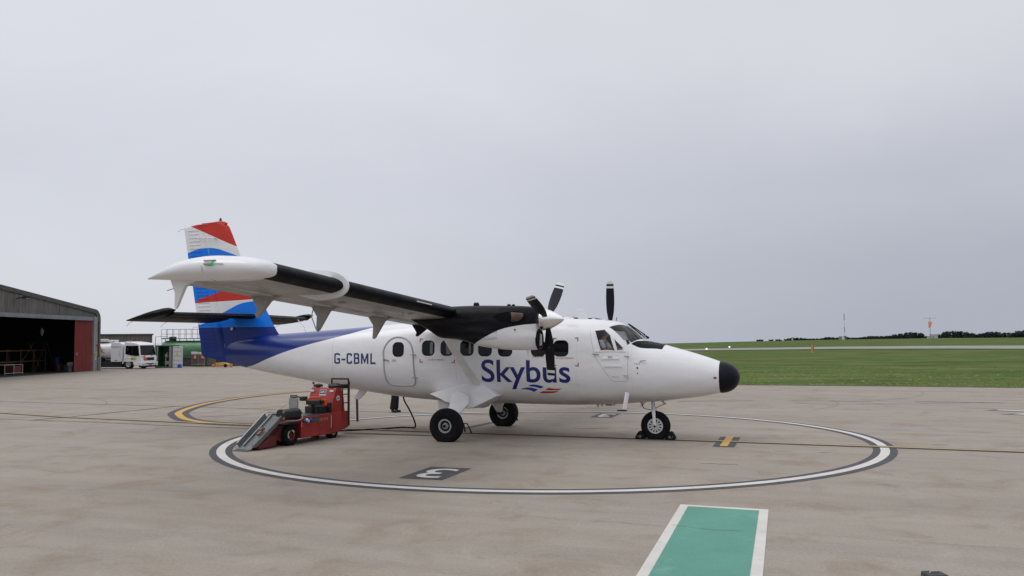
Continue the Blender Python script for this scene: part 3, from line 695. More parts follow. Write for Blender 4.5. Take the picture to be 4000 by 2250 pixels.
line([(-6.475, 1.812), (-6.355, 1.812), (-6.355, 1.86), (-6.475, 1.86), (-6.475, 1.812)], .005, 'exit_label', M_rmark, .004)
for x in range(4): line([(-.335 + x * .035, 1.775), (-.315 + x * .035, 1.775)], .03, 'stencil_mark', M_panel, .004)
line([(-.86, 1.478), (-.70, 1.470)], .014, 'stencil_mark', M_panel, .004); line([(-.27, 1.70), (-.26, 1.66)], .03, 'stencil_mark', M_bpaint, .004); line([(-.265, 1.57), (-.255, 1.55)], .025, 'stencil_mark', M_bpaint, .004)
line([(1.39, 1.455), (1.455, 1.455)], .045, 'warning_label', M_rmark, .004); line([(1.40, 1.462), (1.445, 1.462)], .008, 'warning_label', M_rlogo, .006)
for pts, m in (([(-2.89, 1.249), (-2.84, 1.268), (-2.769, 1.279), (-2.69, 1.277), (-2.611, 1.265), (-2.496, 1.229), (-2.54, 1.205), (-2.592, 1.185), (-2.65, 1.207), (-2.72, 1.224), (-2.80, 1.23)], M_blogo),
               ([(-3.097, 1.160), (-3.02, 1.185), (-2.933, 1.203), (-2.85, 1.206), (-2.775, 1.197), (-2.66, 1.164), (-2.71, 1.13), (-2.76, 1.101), (-2.81, 1.125), (-2.86, 1.143), (-2.92, 1.155), (-2.991, 1.159)], M_blogo),
               ([(-2.475, 1.152), (-2.43, 1.182), (-2.385, 1.200), (-2.226, 1.184), (-2.14, 1.186), (-2.052, 1.195), (-2.10, 1.172), (-2.152, 1.153), (-2.308, 1.147)], M_rlogo),
               ([(-2.644, 1.072), (-2.59, 1.10), (-2.533, 1.123), (-2.337, 1.120), (-2.24, 1.124), (-2.141, 1.136), (-2.20, 1.107), (-2.264, 1.083), (-2.38, 1.076), (-2.475, 1.070)], M_rlogo)):
    patch(pts, 'wave_emblem', m, plane, .004, -1, .03)
for pts in ([(-1.92, 2.62), (-1.90, 2.66), (-1.72, 2.66), (-1.68, 2.62)], [(-1.93, 1.36), (-1.92, 1.30), (-1.62, 1.30)], [(-8.28, 1.2), (-8.26, 2.55)], [(-4.72, 1.3), (-4.72, 1.75)]): line(pts, .006, 'panel_seam', M_panel)
# roof aerials
b = MB(); b.prism([(-1.90, 3.06), (-1.72, 3.06), (-1.60, 2.80), (-1.85, 2.80)], lambda x, z: (x, -.018, z), lambda x, z: (x, .018, z)); b.obj('blade_aerial', M_white, plane, bevel=.008)
b = MB(); b.loft([ering(x, 2.83 + h, 2.8, w, 2, 16) for x, h, w in ((-2.45, .005, .02), (-2.35, .04, .1), (-2.15, .055, .12), (-2.0, .04, .1), (-1.94, .0, .04))]); b.obj('roof_fairing', M_white, plane)
b = MB(); b.tube([(-.92, 0, 2.78), (-.90, 0, 2.86)], .008, 6); b.obj('whip_aerial', M_bpaint, plane)
b = MB(); b.loft([ering(x, 2.82 + h, 2.8, w, 2, 16) for x, h, w in ((-1.55, .0, .02), (-1.48, .03, .05), (-1.40, .0, .02))]); b.obj('roof_beacon', M_white, plane)
# HF aerial mast on the rear fuselage and its wire
b = MB(); b.tube([(-9.58, -.02, 2.58), (-9.62, -.02, 2.72), (-9.84, -.02, 2.93)], .010, 6); b.obj('aerial_mast', M_white, plane)
# belly fittings
for x, z, h in ((-1.42, .79, .09), (-1.32, .79, .06), (-1.02, .80, .05), (-.36, .86, .12)): b = MB(); b.prism([(x, z), (x + .07, z), (x + .04, z - h)], lambda x, z: (x, -.06, z), lambda x, z: (x, -.03, z)); b.obj('belly_aerial', M_grey, plane)
b = MB(); b.box((-1.12, 0, .770), (.16, .06, .02)); b.obj('belly_light', M_bpaint, plane)
b = MB(); b.bar((-.51, -.74, 1.12), (-.57, -.80, .73), .05, .09); b.obj('boarding_step', M_white, plane, bevel=.008)
b = MB(); b.box((-.62, -.83, .715), (.20, .16, .02)); b.obj('step_tread', M_bpaint, plane)
b = MB(); b.prism([(-7.85, 1.12), (-7.62, 1.06), (-7.92, .78), (-8.06, .80)], lambda x, z: (x, -.035, z), lambda x, z: (x, .035, z)); tb_ = b.obj('tail_bumper', M_white, plane, bevel=.01)
b = MB(); b.bar((-7.985, 0, .84), (-7.965, 0, .20), .045, .045); b.obj('tail_strut', mat('dark_red_black', (.05, .012, .012), .5), plane)

# ---------------------------------------------------------------- tail
def foil_loft(stations, name, m, parent, axis='z', n=10, closed_te=.15):
    """stations: (pos, x_lead, x_trail, thick) ; lens shaped sections"""
    b = MB(); rings = []
    for p, xl, xt, th in stations:
        L = xl - xt; up = []
        for i in range(n + 1):
            u = i / n; u2 = u * u * (3 - 2 * u) if u < .5 else u
            t = th * (1.48 * math.sqrt(u2) - .63 * u2 - 1.758 * u2 ** 2 + 1.42 * u2 ** 3 - .4 * u2 ** 4) if closed_te is None else th * (math.sin(math.pi * min(1, u ** .6) ** 1) ** .8 * (1 - closed_te) * .5 + .5 * closed_te * min(1, u * 8))
            up.append((xl - L * u, t))
        ring = up + [(x, -t) for x, t in up[::-1]]
        rings.append([(x, t, p) if axis == 'z' else (x, p[0], p[1] + t) for x, t in ring])
    b.loft(rings); return b.obj(name, m, parent, smooth=50)
finL = [(2.0, -10.9), (2.35, -10.52), (2.5, -10.42), (2.62, -10.52), (2.83, -10.66), (3.31, -10.93), (4.77, -11.77), (5.4, -12.06), (5.62, -12.17), (5.72, -12.28), (5.765, -12.45)]
def hinge_x(z): return -12.21 + (z - 1.99) * (-.73 / 3.07)
foil_loft([(z, x, hinge_x(z) + (.05 if z < 5.6 else 0), .17 - .016 * (z - 2)) for z, x in finL], 'fin', M_fin, plane, closed_te=.55)
RUD = [(1.90, -12.98), (1.96, -13.04), (2.83, -13.20), (3.92, -13.41), (4.71, -13.58), (5.6, -13.75), (5.67, -13.76), (5.735, -13.3)]
b = MB(); b.prism([(-12.99, 1.955), (-12.95, 1.93), (-12.1, 1.735), (-12.1, 2.0), (-12.95, 2.0)], lambda x, z: (x, -.035, z), lambda x, z: (x, .035, z)); b.obj('tail_fairing', M_fin, plane)
rud = foil_loft([(z, hinge_x(z) + .02, x, .13 - .012 * (z - 2)) for z, x in RUD], 'rudder', M_fin, plane, closed_te=.3)
b = MB(); b.prism([(-12.45, 5.70), (-12.30, 5.66), (-12.25, 5.74), (-12.36, 5.79), (-12.5, 5.80), (-13.05, 5.755), (-13.1, 5.70)], lambda x, z: (x, -.045, z), lambda x, z: (x, .045, z)); b.obj('fin_cap', mat('fin_red', RED, .3, coat=.3), plane, bevel=.015)
b = MB()
for s in (-1, 1):
    z = 2.1
    while z < 5.6:
        xt = -13.04 + (z - 1.96) * (-.72 / 3.71); hx = hinge_x(z); th = (.13 - .012 * (z - 2))
        b.bar((xt + .13, s * (th * .34), z), (xt + .13 + (hx - xt) * .55, s * (th * .56), z), .026, .018)
        z += .105
bm = bmesh.new(); bm.from_mesh(rud.data); tm = bpy.data.meshes.new('t'); tm.from_pydata([tuple(v) for v in b.v], [], b.f); bm.from_mesh(tm); bm.to_mesh(rud.data); bm.free()
b = MB(); b.lathe([(0, .0), (0, .035), (.05, .035), (.09, .025), (.11, 0)], (-12.48, 0, 5.79), (0, 0, 1), 12); b.obj('beacon', mat('beacon_dark', (.05, .01, .01), .3), plane)
b = MB(); b.tube([(-13.2, -.09, 5.33), (-12.95, -.13, 5.34), (-12.6, -.13, 5.30)], .012, 6); b.tube([(-12.6, -.05, 5.30), (-12.6, -.13, 5.30)], .02, 8); b.obj('fin_aerial', M_white, plane)
b = MB(); b.tube([(-11.95, -.12, 2.70), (-11.95, -.085, 2.70)], .045, 14); b.obj('tail_light', M_steel, plane)
for pts in ([(-13.74, 0, 5.64), (-13.9, 0, 5.62), (-14.0, 0, 5.56)], [(-12.0, 0, 1.74), (-12.2, 0, 1.62), (-12.35, 0, 1.56)]): b = MB(); b.tube(pts, .006, 5); b.obj('static_wick', M_grey, plane)
# tailplane
ZT = 3.04
foil_loft([((y, ZT), -11.15 - .10 * abs(y), -11.93, .15 - .015 * abs(y)) for y in (-3.0, -2, -1, 0, 1, 2, 3.0)], 'tailplane', M_bpaint, plane, 'y', closed_te=.6)
for s in (-1, 1):
    foil_loft([((s * y, ZT - .015), -11.90, -12.70, .11) for y in (.22, 1, 2, 3.02)], 'elevator', M_bpaint, plane, 'y', closed_te=.2)
    hn = foil_loft([((s * y, ZT + dz), xl, -12.72, th) for y, xl, th, dz in ((2.90, -11.46, .12, .0), (2.97, -11.38, .17, .0), (3.1, -11.36, .19, .0), (3.2, -11.48, .15, .0), (3.25, -11.9, .05, .0))], 'elevator_horn', M_bpaint, plane, 'y', closed_te=.2)
    A = Matrix.Translation((-11.92, 0, ZT)) @ Matrix.Rotation(R(-11), 4, 'Y') @ Matrix.Translation((11.92, 0, -ZT))
    for o in (hn, bpy.data.objects[[q.name for q in bpy.data.objects if q.name.startswith('elevator') and not q.name.startswith('elevator_h')][-1]]): o.data.transform(A)
    for yy in (3.1, 1.9): b = MB(); b.tube([(-12.6, s * yy, ZT - .16), (-12.75, s * yy, ZT - .22), (-12.84, s * yy, ZT - .30)], .006, 5); b.obj('static_wick', M_grey, plane)

# ---------------------------------------------------------------- wing
DIH = .066
def wz(y): return 2.745 + (DIH * abs(y) if y < 0 else .020 * y)   # the aircraft leans a little away from the camera
CHORD = 1.98; XLE = -3.74; TH = .17
def naca(u, th): return 5 * th * (.2969 * math.sqrt(u) - .126 * u - .3516 * u * u + .2843 * u ** 3 - .1036 * u ** 4)
def wsec(y, u0, u1, n=16, grow=0, ch=CHORD, xle=XLE, th=TH, dz=0, flatlead=False, cap=True):
    us = [u0 + (u1 - u0) * (i / n) ** 1.7 for i in range(n + 1)]
    up = []; lo = []
    for u in us:
        cam = .045 * (1 - (2 * u - 1) ** 2) * ch * .55; t = naca(u, th) * ch + grow * (1 if u > .002 else 0)
        x = xle - u * ch + (grow if u < .02 else 0) ; tw = -.045 * u * ch
        up.append((x, y, wz(y) + cam + t + tw + dz)); lo.append((x, y, wz(y) + cam - t * .92 + tw + dz))
    return up[::-1] + lo[1 if u0 == 0 else 0:]
ys = [-9.56, -7.6, -5.7, -3.8, -2.8, -1.2, 0, 1.2, 2.8, 3.8, 5.7, 7.6, 9.56]
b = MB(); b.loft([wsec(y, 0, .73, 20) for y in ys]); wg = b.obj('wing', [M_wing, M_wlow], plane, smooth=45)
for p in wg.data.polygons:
    if p.normal.z < -.35: p.material_index = 1  # downward faces take the tone with painted shade
for s in (-1, 1):
    for nm, y0, y1 in (('flap', .95, 5.55), ('aileron', 5.62, 9.40)):
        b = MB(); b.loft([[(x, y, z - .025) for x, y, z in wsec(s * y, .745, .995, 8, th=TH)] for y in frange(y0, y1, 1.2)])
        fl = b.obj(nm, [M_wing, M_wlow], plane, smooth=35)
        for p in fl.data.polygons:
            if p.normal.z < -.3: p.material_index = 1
    b = MB(); b.loft([wsec(s * y, 0, .115, 12, .004) for y in frange(2.95, 9.58, 1)]); b.obj('leading_edge_boot', M_black, plane, smooth=60)
    b = MB(); b.loft([wsec(s * y, 0, .115, 12, .004) for y in frange(.95, 2.6, .7)]); b.obj('leading_edge_boot', M_black, plane, smooth=60)
    # wing tip fairing
    TP = [(-3.728, 3.40, 3.365, .04), (-3.75, 3.45, 3.315, .17), (-3.84, 3.51, 3.27, .28), (-4.08, 3.57, 3.25, .345), (-4.4, 3.60, 3.245, .365), (-4.7, 3.615, 3.245, .37), (-5.08, 3.585, 3.255, .35), (-5.37, 3.52, 3.268, .29), (-5.66, 3.42, 3.285, .20), (-5.87, 3.35, 3.297, .10), (-5.99, 3.318, 3.302, .03)]
    FT_ = [pchip([q[0] for q in TP[::-1]], [q[k] for q in TP[::-1]]) for k in (1, 2, 3)]; dz = wz(s * 9.65) - wz(-9.65)
    b = MB(); b.loft([ering(x, FT_[0](x) + dz, FT_[1](x) + dz, FT_[2](x), 2.3, 36, y0=s * 9.71) for x in [-3.728, -3.732, -3.74, -3.75, -3.77, -3.80, -3.84] + frange(-5.99, -3.89, .09)[::-1]]); b.obj('wing_tip', M_white, plane, smooth=75)
    b = MB(); b.tube([(-4.68, s * (9.71 + .385 * math.cos(t)), 3.44 + dz + .200 * math.sin(t)) for t in [R(-80 + 8 * k) for k in range(11)]], .004, 5); b.obj('tip_seam', M_panel, plane)
    # fence
    b = MB(); r0 = wsec(s * 7.57, 0, .55, 16, .075, xle=XLE); r1 = wsec(s * 7.61, 0, .55, 16, .075, xle=XLE)
    pr = []
    for dy in (7.70, 7.745):
        P = wsec(s * dy, 0, .45, 18); Q = []
        for i, (x, y, z) in enumerate(P):
            a = Vector(P[max(i - 1, 0)]); c = Vector(P[min(i + 1, len(P) - 1)]); d = (c - a).normalized(); nn = Vector((-d.z, 0, d.x)); 
            k = .095 * min(1, i / 3 + .02, (len(P) - 1 - i) / 5 + .02)
            Q.append(Vector((x, y, z)) + nn * (k if nn.dot(Vector((x, y, z)) - Vector((XLE - .6, y, wz(y)))) > 0 else -k))
        pr.append(Q)
    b.loft([pr[0], pr[1]]); b.obj('wing_fence', M_white, plane)
    # stall strip
    b = MB(); b.bar((XLE + .012, s * 4.35, wz(s * 4.35) + .03), (XLE + .012, s * 5.0, wz(s * 5.0) + .03), .02, .02); b.obj('stall_strip', M_white, plane)
    # flap hinge arms
    for yb, ln in ((9.62, .44), (7.58, .40), (5.68, .50), (3.45, .50), (1.32, .30)):
        zt = wz(s * yb) - .10; kx = .62 if yb > 9 else 1; br = bpy.data.objects.new('flap_bracket', None); COL.objects.link(br); br.parent = plane
        if s * 1 == -1 or True:
            b = MB(); top = [(-4.86, .04), (-5.16, -.05), (-5.28, -.11), (-5.50, -ln + .03), (-5.545, -ln), (-5.585, -ln + .02), (-5.56, -.20), (-5.66, -.04), (-5.70, .03)]
            top = [(-5.5 + (x + 5.5) * kx, z) for x, z in top]; b.prism(top, lambda x, z: (x, s * yb - .045 * (1 + min(0, z) * 1.3), zt + z), lambda x, z: (x, s * yb + .045 * (1 + min(0, z) * 1.3), zt + z)); b.obj('bracket_fairing', M_bpaint if yb < 2 else M_white if yb > 9 else M_brk, br, bevel=.006)
            if 5 < yb < 6:
                b = MB(); b.tube([(-5.62, s * yb - .05, zt - .02), (-5.66, s * yb - .06, zt - .2), (-5.56, s * yb - .05, zt - ln + .05)], .010, 6); b.tube([(-5.54, s * yb - .05, zt - ln + .06), (-5.54, s * yb + .05, zt - ln + .06)], .02, 8); b.obj('flap_rod', M_grey, br)
    b = MB(); b.tube([(-5.6, s * 9.2, wz(s * 9.2) - .12), (-5.8, s * 9.25, wz(s * 9.2) - .14), (-6.0, s * 9.3, wz(s * 9.2) - .2)], .006, 5); b.obj('static_wick', M_bpaint, plane)
    # underside boxes and fuel drains
    b = MB(); b.lathe([(0, .06), (.02, .05), (.02, .0)], (-4.2, s * 4.35, wz(s * 4.35) - .15), (0, 0, -1), 14); b.obj('filler_cap', M_grey, plane); b = MB(); b.tube([(-4.25, s * 4.6, wz(s * 4.6) - .14), (-4.25, s * 4.6, wz(s * 4.6) - .22)], .01, 6); b.obj('fuel_drain', M_grey, plane)
    b = MB(); b.box((-4.45, s * 6.6, wz(s * 6.6) - .155), (.14, .06, .02)); b.obj('access_panel', M_grey, plane)
# navigation lights
for s, c in ((-1, (.0, .65, .22)), (1, (.8, .02, .02))):
    y = s * 9.955
    dz = wz(s * 9.65) - wz(-9.65); ZL = 3.465 + dz
    b = MB(); b.loft([ering(x, ZL + .012 + h, ZL - .012 - h, .02 + h, 2, 12, y0=s * 10.085) for x, h in ((-4.640, .002), (-4.600, .014), (-4.530, .022), (-4.500, .02))]); b.box((-4.560, s * 10.05, ZL + .05), (.20, .05, .012)); b.box((-4.560, s * 10.05, ZL - .045), (.12, .05, .012)); b.tube([(-4.470, s * 10.09, ZL), (-4.310, s * 10.08, ZL - .01)], .008, 6); nl = b.obj('navigation_light', M_grey, plane)
    b = MB(); b.lathe([(-.032, 0), (-.02, .024), (0, .030), (.02, .024), (.032, 0)], (-4.495, s * 10.095, ZL), (1, 0, 0), 12); b.obj('light_lens', mat('lens_%s' % ('green' if s < 0 else 'red'), tuple(q * .3 for q in c), .15, emit=(*c, .35)), nl)
# ---------------------------------------------------------------- nacelles and propellers
def nacelle(s):
    y0 = s * 2.82; nac = bpy.data.objects.new('engine_nacelle', None); COL.objects.link(nac); nac.parent = plane; nac.location = (0, 0, 0 if s < 0 else -.125)
    ST = [(-1.93, 2.99, 2.135, .255, 2.2), (-2.05, 3.035, 2.12, .30, 2.3), (-2.3, 3.062, 2.115, .34, 2.4), (-2.7, 3.075, 2.13, .365, 2.6), (-3.0, 3.085, 2.165, .37, 2.8), (-3.3, 3.09, 2.215, .36, 2.9), (-3.45, 3.09, 2.265, .35, 2.8), (-3.8, 3.085, 2.35, .33, 2.6), (-4.2, 3.07, 2.39, .28, 2.4), (-4.5, 3.05, 2.56, .20, 2.2), (-4.8, 3.0, 2.72, .10, 2), (-5.0, 2.96, 2.82, .03, 2)]
    F = [pchip([r[0] for r in ST[::-1]], [r[k] for r in ST[::-1]]) for k in range(1, 5)]
    def ring(x):
        t, bo, hw, n = [f(x) for f in F]; out = []
        R_ = ering(x, t, bo, hw, n, 48, y0)
        # narrow the lower half towards the scoop
        o = []
        for X, Y, Z in R_:
            u = (Z - bo) / (t - bo); k = 1 - .16 * max(0, .45 - abs(u - .52)) * 0
            if x > -2.6: k = 1 - .12 * math.exp(-((u - .46) / .09) ** 2) * min(1, (x + 2.6) / .5)
            o.append((X, y0 + (Y - y0) * k, Z))
        return o
    b = MB(); b.loft([ring(x) for x in frange(-5.0, -1.93, .09)]); b.obj('cowling', M_cowl, nac, smooth=60)
    # air intake lip, and a flat dark disc painted as its shaded depth
    b = MB(); el = lambda k, x: [(x, y0 + .225 * k * math.cos(t), 2.345 + .205 * k * math.sin(t)) for t in [2 * math.pi * i / 28 for i in range(28)]]
    b.tube(el(1.0, -1.925), .022, 8, True); b.obj('intake_lip', M_bpaint, nac)
    b = MB(); b.add(el(.99, -1.926), [tuple(range(28))]); b.obj('intake_shade', M_dark, nac, smooth=0)
    b = MB(); b.add([(-1.921, y0 - s * (-.02), 2.2), (-1.921, y0 + .16, 2.22), (-1.921, y0 + .17, 2.45), (-1.921, y0 + .02, 2.47)], [(0, 1, 2, 3)]); b.obj('intake_vane', M_grey, nac)
    # exhaust stub each side, on a dark plate painted as recess shade
    for e in (-1, 1):
        def ns(x, z, off):
            t, bo, hw, n = [f(x) for f in F]; c = (t + bo) / 2; h = (t - bo) / 2; q = min(.99, abs((z - c) / h)); return (x, y0 + e * (hw * (1 - q ** n) ** (1 / n) + off), z)
        P = [(-2.86, 2.83), (-2.78, 2.88), (-2.62, 2.925), (-2.45, 2.945), (-2.28, 2.94), (-2.17, 2.90), (-2.11, 2.82), (-2.14, 2.75), (-2.24, 2.70), (-2.42, 2.69), (-2.62, 2.72), (-2.80, 2.78)]
        b = MB(); c0 = ns(-2.45, 2.82, .006); b.add([ns(x, z, .004) for x, z in P] + [c0], [(i, (i + 1) % 12, 12) for i in range(12)]); b.obj('exhaust_shade', M_dark, nac, smooth=180)
        rr = []
        for k in range(8):
            t = k / 7; cx = -2.15 - .30 * t; off = -.09 + .125 * math.sin(t * 1.45)
            q = ns(-2.3, 2.815, 0); cy = q[1] + e * off; w = .035 + .05 * t; h = .085 + .022 * t
            nx, nyy = math.cos(t * .55), math.sin(t * .55)
            rr.append([(cx + e * 0 + w * math.cos(a) * nyy, cy + e * w * math.cos(a) * nx, 2.815 + h * math.sin(a)) for a in [2 * math.pi * i / 16 for i in range(16)]])
        b = MB(); b.loft(rr, caps=False); b.loft([rr[-1], [(x * 1, y, z) for x, y, z in [((p[0] + .1), p[1] - e * .05, p[2] * .0 + 2.815 + (p[2] - 2.815) * .8) for p in rr[-1]]]], caps=False)
        b.obj('exhaust_stub', M_exh, nac, smooth=60)
    b = MB(); b.prism([(-3.24, 2.285), (-3.24, 2.22), (-2.80, 2.185), (-2.80, 2.23)], lambda x, z: (x, y0 - .20, z), lambda x, z: (x, y0 + .20, z)); b.obj('cowl_outlet', M_white, nac, bevel=.015)
    b = MB(); b.prism([(-2.22, 2.13), (-2.16, 2.13), (-2.17, 1.90), (-2.20, 1.90)], lambda x, z: (x, y0 - .012, z), lambda x, z: (x, y0 + .012, z)); b.obj('drain_mast', M_white, nac)
    b = MB()
    for x, h, w, l in ((-3.35, .07, .05, .10), (-2.6, .02, .04, .06), (-2.5, .015, .03, .05)): b.loft([ering(x - l, 3.08, 3.05, .01, 2, 10, y0), ering(x - l * .7, 3.09 + h, 3.05, w * .8, 2, 10, y0), ering(x + l * .2, 3.09 + h, 3.05, w, 2, 10, y0), ering(x + l * .6, 3.08, 3.05, .01, 2, 10, y0)])
    b.obj('cowl_vent', M_bpaint, nac)
    b = MB(); b.cyl((-2.36, y0 - s * 0 - .352, 2.55), (-2.36, y0 - .340, 2.55), .016, n=10); b.cyl((-2.36, y0 + .34, 2.55), (-2.36, y0 + .352, 2.55), .016, n=10); b.obj('drain_hole', M_dark, nac)
    return nac
nacelle(-1); nacelle(1)
M_blade_ = bpy.data.materials.new('propeller_blade'); M_blade_.use_nodes = True; nt = M_blade_.node_tree; bs_ = nt.nodes['Principled BSDF']; bs_.inputs['Roughness'].default_value = .4; bs_.inputs['Specular IOR Level'].default_value = .18
t_ = N(nt, 'ShaderNodeTexCoord'); s_ = N(nt, 'ShaderNodeSeparateXYZ'); nt.links.new(t_.outputs['Object'], s_.inputs[0])
fz = math_(nt, 'DIVIDE', s_.outputs[2], 1.29, clamp=True)
nt.links.new(ramp(nt, fz, [(0, (.008, .009, .014)), (.845, (.70, .70, .68)), (.893, (.012, .013, .016)), (.935, (.70, .70, .68)), (1, (.7, .7, .68))], 'CONSTANT'), bs_.inputs['Base Color'])
def propeller(s, angs):
    pr = bpy.data.objects.new('propeller', None); COL.objects.link(pr); pr.parent = plane; hub = Vector((-1.74, s * 2.82, 2.765 if s < 0 else 2.64)); pr.location = hub
    b = MB(); b.lathe([(-.135, .0), (-.135, .215), (-.10, .232), (-.02, .225), (.06, .20), (.14, .165), (.22, .12), (.29, .075), (.34, .035), (.362, .012), (.368, 0)], (0, 0, 0), (1, 0, 0), 40); b.obj('spinner', M_spin, pr, smooth=50)
    me = None
    for a in angs:
        if me is None:
            b = MB(); rg = []
            for r, c, t, tw in ((.13, .05, .05, 0), (.22, .055, .045, 0), (.32, .075, .035, 2), (.45, .098, .026, 4), (.65, .112, .020, 7), (.85, .113, .016, 10), (1.05, .106, .012, 13), (1.2, .096, .010, 15), (1.255, .082, .008, 16), (1.285, .05, .006, 16)):
                q = math.cos(R(90 - 86 + tw)), math.sin(R(90 - 86 + tw))
                rg.append([(c * math.cos(k) * q[0] - t * .6 * math.sin(k) * q[1], c * math.cos(k) * q[1] + t * .6 * math.sin(k) * q[0], r) for k in [2 * math.pi * i / 16 for i in range(16)]])
            b.loft(rg); o = b.obj('blade', M_blade_, pr, smooth=60); me = o.data
        else:
            o = bpy.data.objects.new('blade', me); COL.objects.link(o); o.parent = pr
        o.rotation_euler = (R(a), 0, 0)
    b = MB()
    for a in angs:
        d = Vector((0, -math.sin(R(a)), math.cos(R(a)))); sd = Vector((0, math.cos(R(a)), math.sin(R(a))))
        c = d * .60; b.cyl(c + sd * .012, c + sd * .024, .018, n=10) if a > 150 else None
    if b.v: b.obj('blade_decal', M_exh, pr)
propeller(-1, (70, 190, -50)); propeller(1, (0, 120, 240))
# ---------------------------------------------------------------- struts and landing gear
M_tarn = mat('wheel_hub_metal', (.30, .30, .31), .45, metal=.4, var=.3, vs=12)
def main_gear(s):
    g = bpy.data.objects.new('main_landing_gear', None); COL.objects.link(g); g.parent = plane
    # streamlined wing strut
    def ell(c, ch, th, ax, k=16): return [Vector(c) + Vector((ch / 2 * math.cos(t), 0, 0)) + Vector(ax) * th / 2 * math.sin(t) for t in [2 * math.pi * i / k for i in range(k)]]
    nrm = Vector((0, .53, .85)); nrm = Vector((0, s * .5, .86)).cross(Vector((1, 0, 0))).normalized()
    b = MB(); b.loft([ell((-4.17, s * .90, 1.24), .27, .09, nrm), ell((-4.16, s * 1.1, 1.37), .27, .09, nrm), ell((-4.12, s * 2.3, 2.10 - (s > 0) * .08), .22, .08, nrm), ell((-4.10, s * 2.86, 2.46 - (s > 0) * .1), .22, .08, nrm)]); b.obj('wing_strut', M_white, plane, smooth=60)
    # angular sponson
    out = [(-5.34, 1.035), (-4.95, 1.165), (-4.62, 1.265), (-4.40, 1.30), (-4.05, 1.31), (-3.86, 1.17), (-3.62, 1.0), (-3.80, .90), (-4.10, .74), (-4.28, .70), (-4.66, .80), (-5.0, .93)]
    def inner(x, z):
        cx, cz = -4.35, 1.0; return (cx + (x - cx) * 1.04, s * .45, cz + (z - cz) * 1.10)
    def outer(x, z):
        cx, cz = -4.4, 1.0; k = .97 if x > -5.0 else .995; yy = 1.22 - .22 * max(0, (z - 1.0)) / .3 - .30 * max(0, x + 4.05) / .45 - .10 * max(0, -4.9 - x) / .4
        return (cx + (x - cx) * k, s * yy, cz + (z - cz) * k)
    b = MB(); b.prism(out, inner, outer); b.obj('gear_fairing', M_white, g, smooth=25, bevel=.012)
    # leg: broad plate narrowing to the axle
    P = [(-4.72, .92), (-4.66, 1.05), (-4.5, 1.12), (-4.34, 1.08), (-4.24, .98), (-4.22, .84), (-4.30, .70), (-4.40, .56), (-4.43, .46), (-4.50, .37), (-4.60, .42), (-4.66, .56), (-4.72, .66), (-4.68, .78)]
    f0 = lambda x, z: (x, s * (1.245 + max(0, .95 - z) * .62 - .05), z); f1 = lambda x, z: (x, s * (1.245 + max(0, .95 - z) * .62 + .02), z)
    b = MB(); b.prism(P, f0, f1); b.obj('gear_leg', M_white, g, smooth=30, bevel=.015)
    P = [(-5.12, .90), (-4.70, .80), (-4.62, .70), (-4.70, .58), (-4.82, .54), (-4.98, .56)]
    b = MB(); b.prism(P, lambda x, z: (x, s * 1.05, z), lambda x, z: (x, s * (1.10 + (.9 - z) * .5), z)); b.obj('leg_fairing', mat('gear_grey', (.34, .33, .32), .5, var=.2), g, bevel=.01)
    b = MB(); b.cyl((-4.52, s * 1.45, .375), (-4.52, s * 2.02, .365), .035, n=12); b.tube([(-4.40, s * 1.5, .55), (-4.22, s * 1.55, .36), (-4.20, s * 1.55, .22)], .014, 6); b.tube([(-4.30, s * 1.6, .40), (-4.12, s * 1.6, .40), (-4.02, s * 1.6, .20)], .014, 6); b.cyl((-4.20, s * 1.55, .24), (-4.20, s * 1.55, .20), .02, n=8); b.cyl((-4.03, s * 1.6, .23), (-4.02, s * 1.6, .18), .02, n=8); b.obj('axle', M_bpaint, g)
    wheel(g, (-4.52, s * 1.88, .362), .405, .135, s, False)
